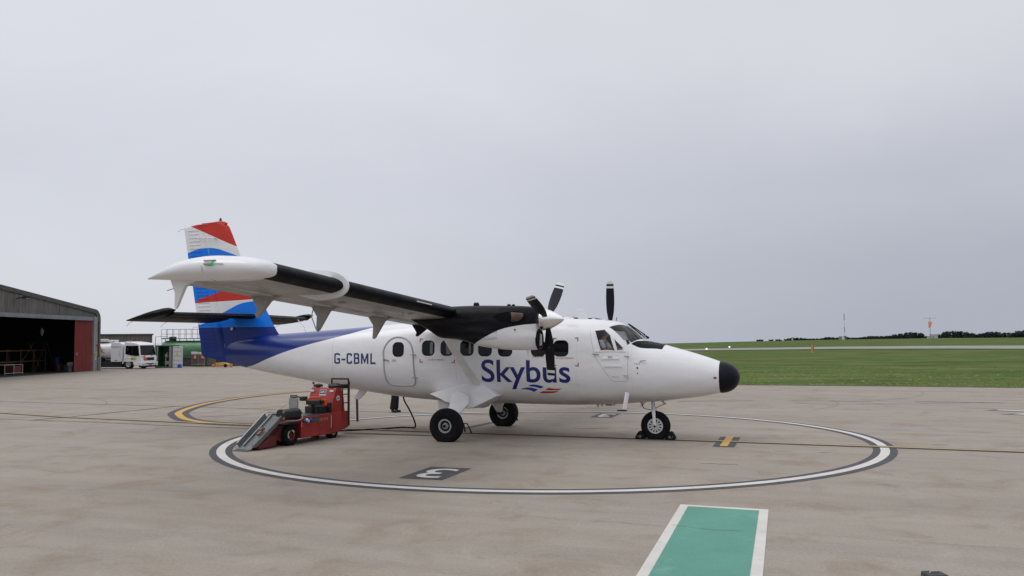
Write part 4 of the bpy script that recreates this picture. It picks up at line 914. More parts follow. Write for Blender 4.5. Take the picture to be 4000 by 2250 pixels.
def wheel(par, c, r, hw, s, spokes):
    w = bpy.data.objects.new('wheel', None); COL.objects.link(w); w.parent = par
    ri = .40 * r if not spokes else .52 * r
    b = MB(); pf = [(-hw * .62, ri), (-hw * .80, ri + .02), (-hw * .98, r * .68), (-hw, r * .78), (-hw * .93, r * .90), (-hw * .70, r * .97), (-hw * .35, r * .995), (0, r), (hw * .35, r * .995), (hw * .70, r * .97), (hw * .93, r * .90), (hw, r * .78), (hw * .98, r * .68), (hw * .80, ri + .02), (hw * .62, ri)]
    b.lathe(pf, c, (0, 1, 0), 72); v2 = []
    for x, y, z in b.v:
        if z < .11: k = (.11 - z) / .11; y = c[1] + (y - c[1]) * (1 + .14 * k)
        v2.append((x, y, max(z, .004)))
    b.v = v2; ty = b.obj('tyre', M_tyre, w, smooth=60)
    b = MB()
    for e in (-1, 1):
        o = (c[0], c[1] + e * hw * .62, c[2]); ax = (0, e, 0)
        if not spokes:
            b.lathe([(.012, ri + .004), (.022, ri - .004), (.022, ri - .03), (-.045, ri - .05), (-.050, ri * .52), (-.015, ri * .46), (-.012, ri * .30), (.03, ri * .26), (.035, ri * .1), (.035, 0)], o, ax, 36)
            for k in range(8):
                t = 2 * math.pi * k / 8; b.cyl((o[0] + ri * .38 * math.cos(t), o[1] - e * .03, o[2] + ri * .38 * math.sin(t)), (o[0] + ri * .38 * math.cos(t), o[1] + e * .005, o[2] + ri * .38 * math.sin(t)), .011, n=6)
        else:
            b.lathe([(.006, ri + .004), (.018, ri - .004), (.018, ri - .028), (.0, ri - .032)], o, ax, 36)
            b.lathe([(.028, 0), (.028, .034), (.0, .04)], o, ax, 18)
            for k in range(12):
                t = 2 * math.pi * k / 12; d = Vector((math.cos(t), 0, math.sin(t))); q = Vector(o) + Vector((0, e * .004, 0)); b.bar(q + d * .03, q + d * (ri - .026), .018, .034)
    b.obj('rim', M_rim if not spokes else M_rimw, w, smooth=40)
    b = MB(); b.cyl((c[0], c[1] - hw * .45, c[2]), (c[0], c[1] + hw * .45, c[2]), ri * .98, n=32); b.obj('brake_disc', M_dark, w)
main_gear(-1); main_gear(1)
ng = bpy.data.objects.new('nose_landing_gear', None); COL.objects.link(ng); ng.parent = plane
wheel(ng, (-.01, 0, .312), .345, .10, 1, True)
b = MB(); b.tube([(-.07, 0, .95), (-.055, 0, .72)], .042, 14); b.tube([(-.055, 0, .74), (-.03, 0, .66)], .055, 12); b.obj('oleo_strut', M_steel, ng)
b = MB()
for e in (-1, 1): b.loft([[(p[0] + w * math.cos(t), e * (y + .014 * math.sin(t)), p[1]) for t in [2 * math.pi * i / 12 for i in range(12)]] for p, w, y in (((-.05, .70), .05, .05), ((-.035, .64), .042, .115), ((-.02, .5), .034, .135), ((-.012, .36), .032, .135), ((-.01, .30), .034, .135))])
b.obj('wheel_fork', M_white, ng)
b = MB(); b.tube([(-.03, -.02, .70), (.06, -.03, .76), (.225, -.03, .83)], .013, 8); b.tube([(.225, -.03, .83), (.10, -.02, .93)], .020, 8); b.cyl((.225, -.06, .83), (.225, .02, .83), .02, n=8); b.obj('torque_link', M_grey, ng)
b = MB(); b.tube(spline([(-.08, -.05, .885), (-.20, -.05, .87), (-.295, -.05, .80), (-.27, -.05, .72), (-.17, -.05, .69), (-.07, -.05, .685)], 5), .009, 6); b.obj('brake_hose', M_bpaint, ng)
b = MB(); b.cyl((-.01, -.155, .312), (-.01, .155, .312), .026, n=12); b.obj('axle_nut', M_dark, ng)

# ================================================================== WHEEL CHOCKS, CABLE
def chock(u, lab, first=None):
    t = thing('wheel_chock', lab, 'wheel chock', (PX + u * CH - (-.02) * SH, PY + u * SH - .02 * CH, 0), HD, 'chocks holding the nose wheel')
    s = 1 if u < 0 else -1
    b = MB(); b.prism([(-.11 * s, 0), (.10 * s, 0), (.12 * s, .05), (.07 * s, .13), (.02 * s, .185), (-.04 * s, .18), (-.09 * s, .11), (-.12 * s, .05)], lambda x, z: (x, -.12, z + .001), lambda x, z: (x, .12, z + .001)); b.obj('rubber_block', M_tyre, t, bevel=.012)
    b = MB(); b.cyl((0, -.14, .07), (0, .14, .07), .034, n=14); b.tube([(0, -.13, .07), (-.05 * s, -.14, .05), (-.08 * s, -.13, .09)], .010, 6); b.obj('chock_tube', mat('chock_grey', (.12, .12, .13), .6, var=.4, vs=12), t)
chock(-.355, 'black rubber chock behind the nose wheel, on the tail side'); chock(.335, 'black rubber chock in front of the nose wheel, on the radome side')
def LW(x, y, z=0): return (PX + x * CH - y * SH, PY + x * SH + y * CH, z)
cab = spline([LW(-6.72, -.25, .95), LW(-6.72, -.15, .80), LW(-6.66, 0, .62), LW(-6.56, .1, .42), LW(-6.5, .1, .22), LW(-6.45, .0, .06), (-3.55, 23.6, .016), (-3.5, 23.0, .016), (-3.75, 22.7, .016), (-4.0, 22.45, .016), (-4.25, 22.3, .016), (-4.55, 22.15, .02), (-4.75, 21.95, .03), (-4.75, 21.6, .10), (-4.62, 21.3, .22)], 6) if False else None
b = MB(); b.tube(spline([LW(-6.62, .02, .95), LW(-6.60, .04, .78), LW(-6.52, .10, .60), LW(-6.46, .18, .42), LW(-6.42, .28, .22), LW(-6.48, .45, .07), LW(-6.64, .62, .016), LW(-6.95, .60, .016), LW(-7.30, .10, .016), LW(-7.75, -.35, .016), LW(-8.0, -.60, .016), LW(-8.35, -.75, .016), LW(-8.6, -.75, .05), (-4.25, 21.25, .16)], 7), .020, 8)
tag(b.obj('power_cable', M_black, smooth=80), 'black power cable looping from the aeroplane belly down to the red tug', 'cable')
# ================================================================== RED TUG
TA = math.atan2(-.905, -.42)
tug = thing('aircraft_tug', 'low red aircraft tug with a steel nose-wheel ramp parked behind the wing', 'tug', (-5.0, 19.4, 0), TA)
M_tred = mat('tug_red', (.36, .020, .016), .42, coat=.2, var=.4, vs=3)
M_tred2 = mat('tug_red_dull', (.14, .014, .012), .6, var=.5, vs=5)
M_galv = mat('galvanised_steel', (.17, .175, .18), .42, metal=.75, var=.4, vs=7, streak=(1, 6, 1))
M_tblk = mat('tug_black', (.014, .014, .015), .5, var=.4, vs=6)
b = MB(); b.prism([(-.42, .13), (-1.53, .12), (-1.9, .15), (-2.23, .22), (-2.23, .62), (-2.1, .62), (-.42, .60)], lambda u, z: (u, -.76, z), lambda u, z: (u, 0, z)); b.obj('chassis', M_tred, tug, bevel=.012)
b = MB(); b.prism([(-1.60, .60), (-1.60, .86), (-1.74, 1.20), (-1.95, 1.20), (-2.05, .95), (-2.10, .60)], lambda u, z: (u, -.75, z), lambda u, z: (u, -.01, z)); con = b.obj('console', M_tred, tug, bevel=.012)
b = MB(); b.box((-1.72 + .038, -.68, 1.13), (.02, .10, .045)); b.obj('marker_light', mat('lamp_white', (.75, .74, .7), .3), con); b = MB(); b.box((-1.72 + .038, -.10, 1.13), (.02, .10, .045)); b.obj('marker_light', mat('lamp_white', (.75, .74, .7), .3), con)
def cf(v, z, o=.008): return (-1.60 - (z - .86) * .41 + o, v, z)
b = MB(); b.add([cf(-.46, 1.02), cf(-.26, 1.02), cf(-.26, 1.155), cf(-.46, 1.155)], [(0, 1, 2, 3)]); pl = b.obj('name_plate', mat('plate_white', (.6, .6, .62), .4), con, smooth=0)
b = MB(); b.add([cf(-.45, 1.05, .012), cf(-.27, 1.05, .012), cf(-.27, 1.145, .012), cf(-.45, 1.145, .012)], [(0, 1, 2, 3)]); b.obj('plate_field', M_bpaint, con, smooth=0)
text_to('AERO', 'plate_lettering', mat('plate_white', (.6, .6, .62), .4), lambda v, z: cf(v, z, .016), con, -.44, -.28, 1.07, 1.13, .02)
b = MB(); b.lathe([(0, .065), (.012, .06), (.012, 0)], (-1.80, .0, .95), (0, 1, 0), 20); b.obj('round_badge', mat('badge_white', (.62, .62, .62), .4), con)
b = MB(); b.box((-1.80, .016, .955), (.08, .004, .02)); b.obj('badge_lettering', M_bpaint, con)
b = MB(); b.lathe([(0, .02), (.02, .11), (.06, .12), (.09, .05), (.09, 0)], (-1.86, -.64, 1.2), (0, 0, 1), 14); b.obj('horn', M_tblk, con); b = MB(); b.tube([(-1.8, -.72, 1.19), (-1.8, -.74, 1.30)], .008, 6); b.lathe([(-.03, 0), (-.02, .025), (.02, .025), (.03, 0)], (-1.8, -.74, 1.31), (1, 0, 0), 10); b.obj('mirror', M_tblk, con)
b = MB(); b.lathe([(0, .14), (.05, .15), (.09, .09), (.10, 0)], (-1.86, -.16, 1.2), (0, 0, 1), 14)
b.tube([(-1.9, -.14 + .16 * math.cos(t), 1.24 + .06 * math.sin(t)) for t in [math.pi * i / 8 for i in range(9)]], .014, 6); b.obj('steering_gear', M_tblk, con)
b = MB()
for p in ((-2.22, -.0), (-2.22, -.50)): b.tube([(p[0], p[1], .40), (p[0], p[1], 1.40)], .022, 8)
b.tube([(-2.22, 0, 1.40), (-2.22, -.50, 1.40)], .022, 8); b.tube([(-2.0, -.01, .45), (-2.0, -.01, 1.20), (-2.22, -.01, 1.20)], .015, 6)
for z in (.45, .60, .82, 1.03): b.tube([(-2.0, -.01, z), (-2.22, -.01, z)], .013, 6)
b.box((-2.13, -.25, 1.22), (.16, .46, .10)); b.obj('rear_frame', M_tblk, tug)
b = MB(); b.box((-2.245, -.0, .80), (.03, .035, 1.1)); b.obj('rear_post', M_tred2, tug)
b = MB(); b.box((-1.0, -.38, .612), (1.14, .72, .018)); b.prism([(-.85, .60), (-1.02, .60), (-1.12, .44), (-.95, .44)], lambda u, z: (u, -.01, z), lambda u, z: (u, .006, z)); b.obj('deck_plate', M_galv, tug)
b = MB(); b.prism([(-.55, .54), (-.82, .54), (-.86, .46), (-.58, .46)], lambda u, z: (u, -.01, z), lambda u, z: (u, .004, z)); b.obj('side_recess', M_tred2, tug)
b = MB(); b.box((-1.53, .004, .42), (.022, .006, .30)); b.box((-.43, .004, .44), (.018, .006, .10)); b.obj('reflective_strip', mat('strip_pink', (.55, .4, .38), .5), tug)
text_to('GP 070', 'fleet_number', mat('faded_lettering', (.5, .24, .2), .5), lambda u, z: (u, .004, z), tug, -1.08, -1.40, .46, .53, .02)
b = MB(); b.box((-1.45, -.36, .70), (.34, .46, .16)); b.box((-1.60, -.36, .74), (.08, .6, .24)); b.obj('foot_well', M_tblk, tug, bevel=.01)
b = MB(); b.box((-1.12, -.20, .90), (.40, .30, .09), Matrix.Rotation(.5, 3, 'Z')); b.box((-1.02, -.42, .98), (.14, .14, .10)); b.tube([(-.62, -.30, 1.06), (-.80, -.26, 1.0), (-1.0, -.2, .90)], .016, 6); b.tube([(-1.1, -.2, .9), (-1.15, -.25, .65)], .05, 10); b.lathe([(-.08, .05), (.08, .05)], (-1.3, -.1, .9), (1, 0, 0), 12, caps=True); b.obj('control_arm', M_tblk, tug, bevel=.02)
M_or = mat('orange_plastic', (.72, .09, .02), .45)
b = MB(); b.tube([(-1.05, -.34, .94), (-1.1, -.30, 1.0), (-1.3, -.16, 1.0), (-1.36, -.12, .92)], .022, 8); b.box((-1.36, -.06, .88), (.07, .08, .14)); b.obj('orange_handle', M_or, tug)
b = MB(); b.box((-.60, -.37, .90), (.05, .24, .24)); b.obj('upright_panel', mat('panel_grey', (.27, .27, .26), .55, var=.2), tug, bevel=.006)
b = MB(); b.tube([(-.60, -.46, 1.03), (-.60, -.46, 1.08), (-.60, -.28, 1.08), (-.60, -.28, 1.03)], .014, 6); b.box((-.60, -.37, 1.04), (.04, .12, .03)); b.tube([(-.60, -.36, .80), (-.2, -.35, .74)], .003, 4); b.tube([(-.6, -.48, .92), (-.1, -.45, .74)], .003, 4); b.obj('panel_bracket', M_tblk, tug)
b = MB(); b.loft([[(u, -.16 + .13 * math.cos(t), .69 + .125 * math.copysign(abs(math.sin(t)) ** .6, math.sin(t))) for t in [2 * math.pi * i / 20 for i in range(20)]] for u in (.10, .08, -.1, -.40, -.45)]); winch = b.obj('winch_housing', M_tblk, tug, smooth=40)
b = MB(); b.lathe([(0, .04), (.02, .03), (.02, 0)], (.09, -.08, .76), (1, 0, 0), 12); b.lathe([(0, .04), (.02, .03), (.02, 0)], (.09, -.08, .61), (1, 0, 0), 12); b.obj('roller_end', mat('roller_rust', (.25, .14, .11), .6, var=.3), winch)
b = MB(); b.tube(spline([(.05, -.06, .56), (-.2, -.0, .545), (-.42, .01, .57), (-.50, -.02, .70)], 5), .014, 6); b.tube(spline([(-.45, -.3, .66), (-.5, -.2, .78), (-.56, -.1, .70), (-.55, -.18, .64)], 5), .018, 6); b.obj('hydraulic_hose', mat('hose_grey', (.32, .30, .28), .6), tug)
# ramp
b = MB(); b.prism([(.0, .74), (-.12, .74), (-.12, .62), (.05, .60), (.90, .07), (.99, .07), (.99, .13)], lambda u, z: (u, -.17, z), lambda u, z: (u, -.12, z)); b.obj('ramp_beam', mat('ramp_grey', (.17, .165, .16), .5, metal=.3, var=.3, vs=6), tug, bevel=.006)
b = MB(); rp = [(-.12, .70), (.05, .69), (.95, .10), (1.04, .035), (1.16, .012)]
L = [(u, -.56, z) for u, z in rp]; Q = [(u, -.17, z) for u, z in rp]; vs = L + Q + [(u, v, z - .02) for u, v, z in L + Q]; b.add(vs, [(i, i + 1, 6 + i, 5 + i) for i in range(4)] + [(10 + i, 15 + i, 16 + i, 11 + i) for i in range(4)] + [(i, 10 + i, 11 + i, i + 1) for i in range(4)] + [(4, 9, 19, 14), (0, 5, 15, 10)] + [(5 + i, 6 + i, 16 + i, 15 + i) for i in range(4)]); b.obj('ramp_tray', M_galv, tug, smooth=0)
b = MB(); b.bar((.14, -.57, .69), (1.0, -.57, .12), .03, .10); b.bar((.10, -.42, .68), (.98, -.42, .10), .02, .05); b.box((-.02, -.36, .74), (.18, .42, .02)); b.obj('ramp_flange', mat('bright_steel', (.42, .43, .44), .3, metal=.8, var=.3, vs=9), tug)
b = MB(); b.bar((.55, -.25, .44), (.75, -.24, .31), .06, .05); b.lathe([(-.04, .04), (.04, .04)], (.62, -.26, .42), (0, 1, 0), 12, caps=True); b.obj('ramp_latch', mat('latch_brown', (.16, .11, .09), .6), tug)
b = MB(); b.prism([(.86, .02), (.86, .09), (.45, .24), (.30, .24), (.30, .05)], lambda u, z: (u, -.62, z), lambda u, z: (u, -.10, z)); b.prism([(.35, .20), (.10, .42), (-.42, .50), (-.42, .20), (.1, .10)], lambda u, z: (u, -.60, z), lambda u, z: (u, -.14, z)); b.obj('lower_frame', M_tred2, tug, bevel=.01)
b = MB(); b.box((-.10, -.09, .495), (.56, .2, .02)); b.box((-.10, -.67, .495), (.56, .2, .02)); b.obj('mudguard', M_tblk, tug)
def tug_wheel(u, v, r, hw, par=tug):
    w = bpy.data.objects.new('wheel', None); COL.objects.link(w); w.parent = par; w.location = (u, v, r)
    b = MB(); b.lathe([(-hw * .8, r * .52), (-hw, r * .62), (-hw, r * .88), (-hw * .8, r * .97), (0, r), (hw * .8, r * .97), (hw, r * .88), (hw, r * .62), (hw * .8, r * .52)], (0, 0, 0), (0, 1, 0), 40)
    for k in range(26):
        t = 2 * math.pi * k / 26
        for e in (-1, 1): b.box((r * .985 * math.cos(t), e * hw * .5, r * .985 * math.sin(t)), (.012, hw * .8, .03), Matrix.Rotation(-t, 3, 'Y'))
    b.v = [(x, y, max(z, -r + .002)) for x, y, z in b.v]; b.obj('tyre', M_tyre, w, smooth=40)
    b = MB(); b.lathe([(hw * .8, r * .54), (hw * .86, r * .50), (hw * .80, r * .40), (hw * .80, r * .36)], (0, 0, 0), (0, 1, 0), 30); b.obj('rim', mat('rim_pale', (.55, .53, .48), .5, cfn=lambda nt, oc: mixc(nt, ramp(nt, noise(nt, oc, 6, 2), [(.44, 0), (.5, 1)]), (.58, .56, .5), (.12, .02, .018))), w)
    b = MB(); b.lathe([(hw * .80, r * .37), (hw * .3, r * .34), (hw * .3, r * .14), (hw * .75, r * .13), (hw * .75, 0)], (0, 0, 0), (0, 1, 0), 24); b.lathe([(-hw * .8, r * .52), (-hw * .6, 0)], (0, 0, 0), (0, 1, 0), 24); b.obj('hub', M_tred2, w)
for u, v in ((-.12, -.105), (-.12, -.285), (-.12, -.50), (-.12, -.68), (-1.72, -.13), (-1.72, -.63)): tug_wheel(u, v, .237 if u > -1 else .15, .085)
b = MB()
for i in range(7):
    a = (-.50 - i * .045, .03 + .02 * math.sin(i * 2), .515 + .02 * math.sin(i * 1.7)); b.lathe([(-.03, .005), (-.01, .035 + .01 * (i % 2)), (.02, .03), (.04, .004)], a, (1, .3 * (-1) ** i, .5 * math.sin(i)), 7, mi=i % 2 if i < 5 else 0)
tag(b.obj('rag', [mat('rag_blue', (.03, .08, .35), .9), mat('rag_white', (.5, .52, .55), .9)], smooth=60, loc=(-5.0, 19.4, 0), rot=(0, 0, TA)), 'crumpled blue and white rag hanging on the side of the red tug', 'rag')
# black block on the ground at the bottom edge of the picture
t = thing('ballast_block', 'dark rubber ballast block lying on the apron at the bottom right corner', 'ballast block', (4.08, 8.50, 0), .05)
b = MB(); b.prism([(-.10, 0), (.10, 0), (.092, .055), (-.092, .055)], lambda x, z: (x, -.09, z + .001), lambda x, z: (x, .09, z + .001)); b.obj('block_body', mat('block_rubber', (.05, .05, .052), .7, var=.5, vs=18, bump=.4), t, bevel=.015)
b = MB(); b.tube([(-.05, 0, .055), (-.04, 0, .072), (.04, 0, .072), (.05, 0, .055)], .007, 6); b.obj('lifting_loop', M_steel, t)

# ================================================================== PEOPLE
def skin(V, E, rad, sub=2, root=0):
    me = bpy.data.meshes.new('s'); me.from_pydata([V[k] for k in V], [(list(V).index(a), list(V).index(b)) for a, b in E], [])
    o = bpy.data.objects.new('s', me); COL.objects.link(o); m = o.modifiers.new('k', 'SKIN'); m.use_smooth_shade = True; m.branch_smoothing = .6
    ks = list(V); L = me.skin_vertices[0].data
    for i, k in enumerate(ks):
        r = rad[k]; L[i].radius = (r, r) if not isinstance(r, tuple) else r
        L[i].use_root = (i == root)
    s = o.modifiers.new('u', 'SUBSURF'); s.levels = sub; s.render_levels = sub
    bpy.context.view_layer.update(); out = bpy.data.meshes.new_from_object(o.evaluated_get(bpy.context.evaluated_depsgraph_get()))
    bpy.data.objects.remove(o); return out
def merge(name, meshes, m, parent, deform=None):
    bm = bmesh.new()
    for x in meshes: bm.from_mesh(x)
    me = bpy.data.meshes.new(name); bm.to_mesh(me); bm.free(); me.materials.clear(); me.materials.append(m)
    return link(name, me, parent, 180)
def head_mesh(c, fwd):
    c = Vector(c); f = Vector(fwd).normalized(); up = (Vector((0, 0, 1)) - f * f.z).normalized(); r = f.cross(up)
    b = MB(); rings = []
    for i in range(1, 17):
        ph = math.pi * i / 17; z = math.cos(ph); rr = math.sin(ph); ring = []
        for j in range(24):
            a = 2 * math.pi * j / 24; x, y = rr * math.cos(a), rr * math.sin(a)
            X, Y, Z = x * .098, y * .076, z * .118
            if z < -.1: k = 1 + .35 * (z + .1); X *= max(.6, k) ; Y *= max(.55, k); X += .012 * (-z)
            if abs(a if a < math.pi else a - 2 * math.pi) < .3 and -.35 < z < .15: X += .022 * (1 - abs(z + .15) / .3) if abs(z + .15) < .3 else 0
            ring.append(tuple(c + f * X + r * Y + up * Z))
        rings.append(ring)
    b.loft(rings)
    for e in (-1, 1): b.cyl(c + r * e * .070 + f * -.005 + up * -.005, c + r * e * .088 + f * -.012 + up * .0, .028, .022, 8)
    me = bpy.data.meshes.new('h'); me.from_pydata(b.v, [], b.f)
    return me, f, r, up
def hand_mesh(w, d, pn, side):
    """palm plus five bent fingers from wrist w along d; pn is the palm normal"""
    w = Vector(w); d = Vector(d).normalized(); pn = Vector(pn).normalized(); s = d.cross(pn).normalized() * side; ms = []
    pv = {'a': w, 'b': w + d * .045, 'c': w + d * .085}; ms.append(skin(pv, [('a', 'b'), ('b', 'c')], {'a': (.020, .026), 'b': (.016, .036), 'c': (.014, .036)}, 1))
    for k, (o, l, cu) in enumerate(((-.030, .062, .8), (-.010, .074, .6), (.010, .070, .7), (.029, .055, .9))):
        p = w + d * .08 + s * o; q = p + (d + pn * .25 * cu).normalized() * l * .45; t = q + (d * .6 + pn * .75 * cu).normalized() * l * .33; u = t + (d * .2 + pn * cu).normalized() * l * .25
        ms.append(skin({'p': p, 'q': q, 't': t, 'u': u}, [('p', 'q'), ('q', 't'), ('t', 'u')], {'p': .0095, 'q': .009, 't': .0082, 'u': .0068}, 1))
    p = w + d * .03 - s * .030; q = p + (d * .7 - s * .8).normalized() * .032; u = q + (d + pn * .3).normalized() * .028
    ms.append(skin({'p': p, 'q': q, 'u': u}, [('p', 'q'), ('q', 'u')], {'p': .012, 'q': .0105, 'u': .0085}, 1)); return ms
def person(label, J, fwd, loc, rz, skin_c, shirt, trou, hair_c, sleeves=.5, shoe=(.01, .01, .012), group=None):
    root = thing('person', label, 'person', loc, rz)
    M_s = mat('skin_%d' % int(skin_c[0] * 1000), skin_c, .55, var=.1, vs=20)
    V = {k: Vector(v) for k, v in J.items()}
    def mid(a, b, t=.5): return V[a].lerp(V[b], t)
    B = {'pel': V['pel'], 'wai': V['wai'], 'che': V['che'], 'nec': V['nec'], 'hd0': V['head'] + Vector((0, 0, -.07))}
    E_ = [('pel', 'wai'), ('wai', 'che'), ('che', 'nec'), ('nec', 'hd0')]; Rr = {'pel': .12, 'wai': .11, 'che': .125, 'nec': .05, 'hd0': .048}
    for s in 'LR':
        for a, k, r in (('hip', 'pel', .085), ('kne', 'hip' + s, .055), ('ank', 'kne' + s, .038), ('sho', 'che', .055), ('elb', 'sho' + s, .042), ('wri', 'elb' + s, .027)):
            B[a + s] = V[a + s]; E_.append((k, a + s)); Rr[a + s] = r
    ms = [skin(B, E_, Rr)]; h, f, r, up = head_mesh(V['head'], fwd); ms.append(h)
    for s, e in (('L', 1), ('R', -1)):
        d = V['wri' + s] - V['elb' + s]; d.normalize(); pn = Vector((0, -e, 0)) if abs(d.z) > .6 else Vector((0, 0, -1)); ms += hand_mesh(V['wri' + s], d, pn, e)
    body = merge('body', ms, M_s, root)
    # shirt, trousers, shoes
    b2 = {k: B[k] for k in ('pel', 'wai', 'che')}; b2['col'] = V['che'].lerp(V['nec'], .75)
    e2 = [('pel', 'wai'), ('wai', 'che'), ('che', 'col')]; r2 = {'pel': .145, 'wai': .14, 'che': .15, 'col': .06}
    for s in 'LR':
        b2['sho' + s] = V['sho' + s]; e2.append(('che', 'sho' + s)); r2['sho' + s] = .074
        b2['slv' + s] = V['sho' + s].lerp(V['elb' + s], min(1, sleeves * 2)); e2.append(('sho' + s, 'slv' + s)); r2['slv' + s] = .062
        if sleeves > .5: b2['cuf' + s] = V['elb' + s].lerp(V['wri' + s], .9); e2.append(('slv' + s, 'cuf' + s)); r2['cuf' + s] = .042
    merge('shirt', [skin(b2, e2, r2)], shirt, root)
    b3 = {'pel': V['pel']}; e3 = []; r3 = {'pel': .15}
    for s in 'LR':
        b3['hip' + s] = V['hip' + s]; b3['kne' + s] = V['kne' + s]; b3['mid' + s] = V['kne' + s].lerp(V['ank' + s], .5); b3['ank' + s] = V['kne' + s].lerp(V['ank' + s], 1.06)
        e3 += [('pel', 'hip' + s), ('hip' + s, 'kne' + s), ('kne' + s, 'mid' + s), ('mid' + s, 'ank' + s)]; r3.update({'hip' + s: .108, 'kne' + s: .082, 'mid' + s: .088, 'ank' + s: .095})
    merge('trousers', [skin(b3, e3, r3)], trou, root)
    for s in 'LR':
        a = V['ank' + s]; t = V['toe' + s]
        sm = skin({'h': a + (a - t) * .18 + Vector((0, 0, -.045)), 'a': a + Vector((0, 0, -.035)), 'm': a.lerp(t, .55) + Vector((0, 0, -.03)), 't': Vector((t.x, t.y, t.z))}, [('h', 'a'), ('a', 'm'), ('m', 't')], {'h': (.04, .04), 'a': (.05, .048), 'm': (.042, .05), 't': (.026, .042)}, 2)
        merge('shoe', [sm], mat('shoe_black', shoe, .35), root)
    # hair and face
    c = V['head']; b = MB(); rings = []
    for i in range(0, 9):
        ph = math.pi * .56 * i / 8; z = math.cos(ph); rr = max(.02, math.sin(ph)); rings.append([tuple(c + f * (rr * math.cos(a) * .104 - .012 - (.02 if math.cos(a) > .3 and i > 5 else 0)) + r * rr * math.sin(a) * .082 + up * (z * .124 + .006 + (.035 if math.cos(a) > .2 and i > 5 else 0))) for a in [2 * math.pi * j / 20 for j in range(20)]])
    b.loft(rings); b.obj('hair', mat('hair_%d' % int(hair_c[0] * 1000), hair_c, .8), root, smooth=180)
    b = MB()
    for e in (-1, 1): b.lathe([(0, .011), (.005, .008), (.006, 0)], c + f * .088 + r * e * .032 + up * .008, f, 8)
    b.obj('eye', mat('eye_dark', (.02, .015, .012), .2), root)
    b = MB(); b.bar(c + f * .090 + r * .022 + up * -.062, c + f * .090 - r * .022 + up * -.062, .006, .008); b.obj('mouth', mat('lip', (.30, .10, .09), .6), root)
    return root
M_shirtw = mat('white_shirt', (.72, .73, .78), .85, var=.12, vs=10); M_tro = mat('dark_trousers', (.008, .008, .011), .85, var=.3, vs=6); M_jkt = mat('dark_jacket', (.012, .014, .02), .8)
person('person in black trousers and black shoes standing beyond the belly of the aeroplane', dict(pel=(0, 0, .98), wai=(0, 0, 1.12), che=(.01, 0, 1.34), nec=(0, 0, 1.51), head=(.02, 0, 1.66), hipL=(0, .09, .90), kneL=(.03, .10, .50), ankL=(-.01, .11, .10), toeL=(.17, .13, .035), hipR=(0, -.09, .90), kneR=(.01, -.085, .50), ankR=(-.04, -.09, .10), toeR=(.14, -.10, .035),
       shoL=(0, .19, 1.42), elbL=(.02, .25, 1.15), wriL=(.2, .20, 1.02), shoR=(0, -.19, 1.42), elbR=(.0, -.25, 1.14), wriR=(.16, -.22, .98)), (1, 0, -.1), (-3.86, 28.3, 0), R(-18), (.42, .24, .17), M_jkt, M_tro, (.03, .02, .015), 1.0)
pil = person('pilot in a white short-sleeved shirt sitting at the cockpit side window', dict(pel=(0, 0, 0), wai=(.02, 0, .16), che=(.07, 0, .40), nec=(.12, 0, .58), head=(.19, 0, .70), hipL=(.03, .10, -.01), kneL=(.46, .13, .02), ankL=(.55, .12, -.36), toeL=(.72, .12, -.40), hipR=(.03, -.10, -.01), kneR=(.46, -.13, .02), ankR=(.55, -.12, -.36), toeR=(.72, -.12, -.40),
       shoL=(.09, .18, .49), elbL=(.24, .22, .25), wriL=(.45, .14, .36), shoR=(.09, -.19, .50), elbR=(.20, -.27, .27), wriR=(.44, -.22, .34)), (1, 0, -.45), LW(-1.24, -.40, 1.80), HD, (.55, .27, .20), M_shirtw, M_tro, (.10, .075, .06), .42)
b = MB(); b.add([(-.50, -.60, 2.085), (-.33, -.55, 2.10), (-.36, -.15, 2.12), (-.62, -.25, 2.09)], [(0, 1, 2, 3)]); b.add([(x, y, z - .006) for x, y, z in b.v[:4]], [(3, 2, 1, 0)])
tag(b.obj('chart_sheet', mat('cream_paper', (.62, .60, .46), .8), smooth=0, loc=(PX, PY, 0), rot=(0, 0, HD)), 'cream paper chart lying behind the cockpit windscreen', 'chart')

# ================================================================== HANGAR
HX = -35.0
hg = thing('hangar', 'large grey corrugated hangar with open front and red sliding door', 'hangar', (HX, 45, 0), 0)
def hp(x, y, z): return (x - HX, y - 45, z)
M_corr = mat('corrugated_cladding', (.18, .172, .165), .75, var=.6, vs=1.2, streak=(1, 7, .35)); M_fasc = mat('fascia_grey', (.085, .083, .08), .8, var=.3, vs=1.5, streak=(1, 1, 3))
M_conc = mat('pillar_concrete', (.27, .26, .25), .85, var=.35, vs=1.6, streak=(3, 3, .6)); M_flatp = mat('weathered_panel', (.12, .118, .115), .8, var=.35, vs=.9)
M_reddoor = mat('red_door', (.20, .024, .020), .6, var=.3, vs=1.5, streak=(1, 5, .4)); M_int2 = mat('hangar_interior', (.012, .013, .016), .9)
def roofz(y): return 7.55 - .0905 * abs(y - 45)
def corr(x, y0, y1, z0, zt, name, m, par, pitch=.28, amp=.045, off=True):
    b = MB(); n = int((y1 - y0) / pitch * 4); L = []
    for i in range(n + 1):
        y = y0 + (y1 - y0) * i / n; dx = amp * (0, 1, 0, -1)[i % 4] * 1.0; z1 = zt(y) if callable(zt) else zt; q = hp if off else (lambda a, b_, c: (a, b_, c)); L.append((q(x + dx, y, z0), q(x + dx, y, z1)))
    k = len(L); b.add([a for a, c in L] + [c for a, c in L], [(i, i + 1, k + i + 1, k + i) for i in range(k - 1)]); return b.obj(name, m, par, smooth=0)
corr(HX, 17.5, 66.5, 4.45, lambda y: roofz(y) - .20, 'gable_cladding', M_corr, hg)
b = MB(); b.add([hp(HX + .01, y, z) for y, z in ((66.5, 4.45), (72.4, 4.45), (72.4, roofz(72.4) - .25), (66.5, roofz(66.5) - .2))], [(0, 1, 2, 3)]); b.obj('gable_panel', M_flatp, hg, smooth=0)
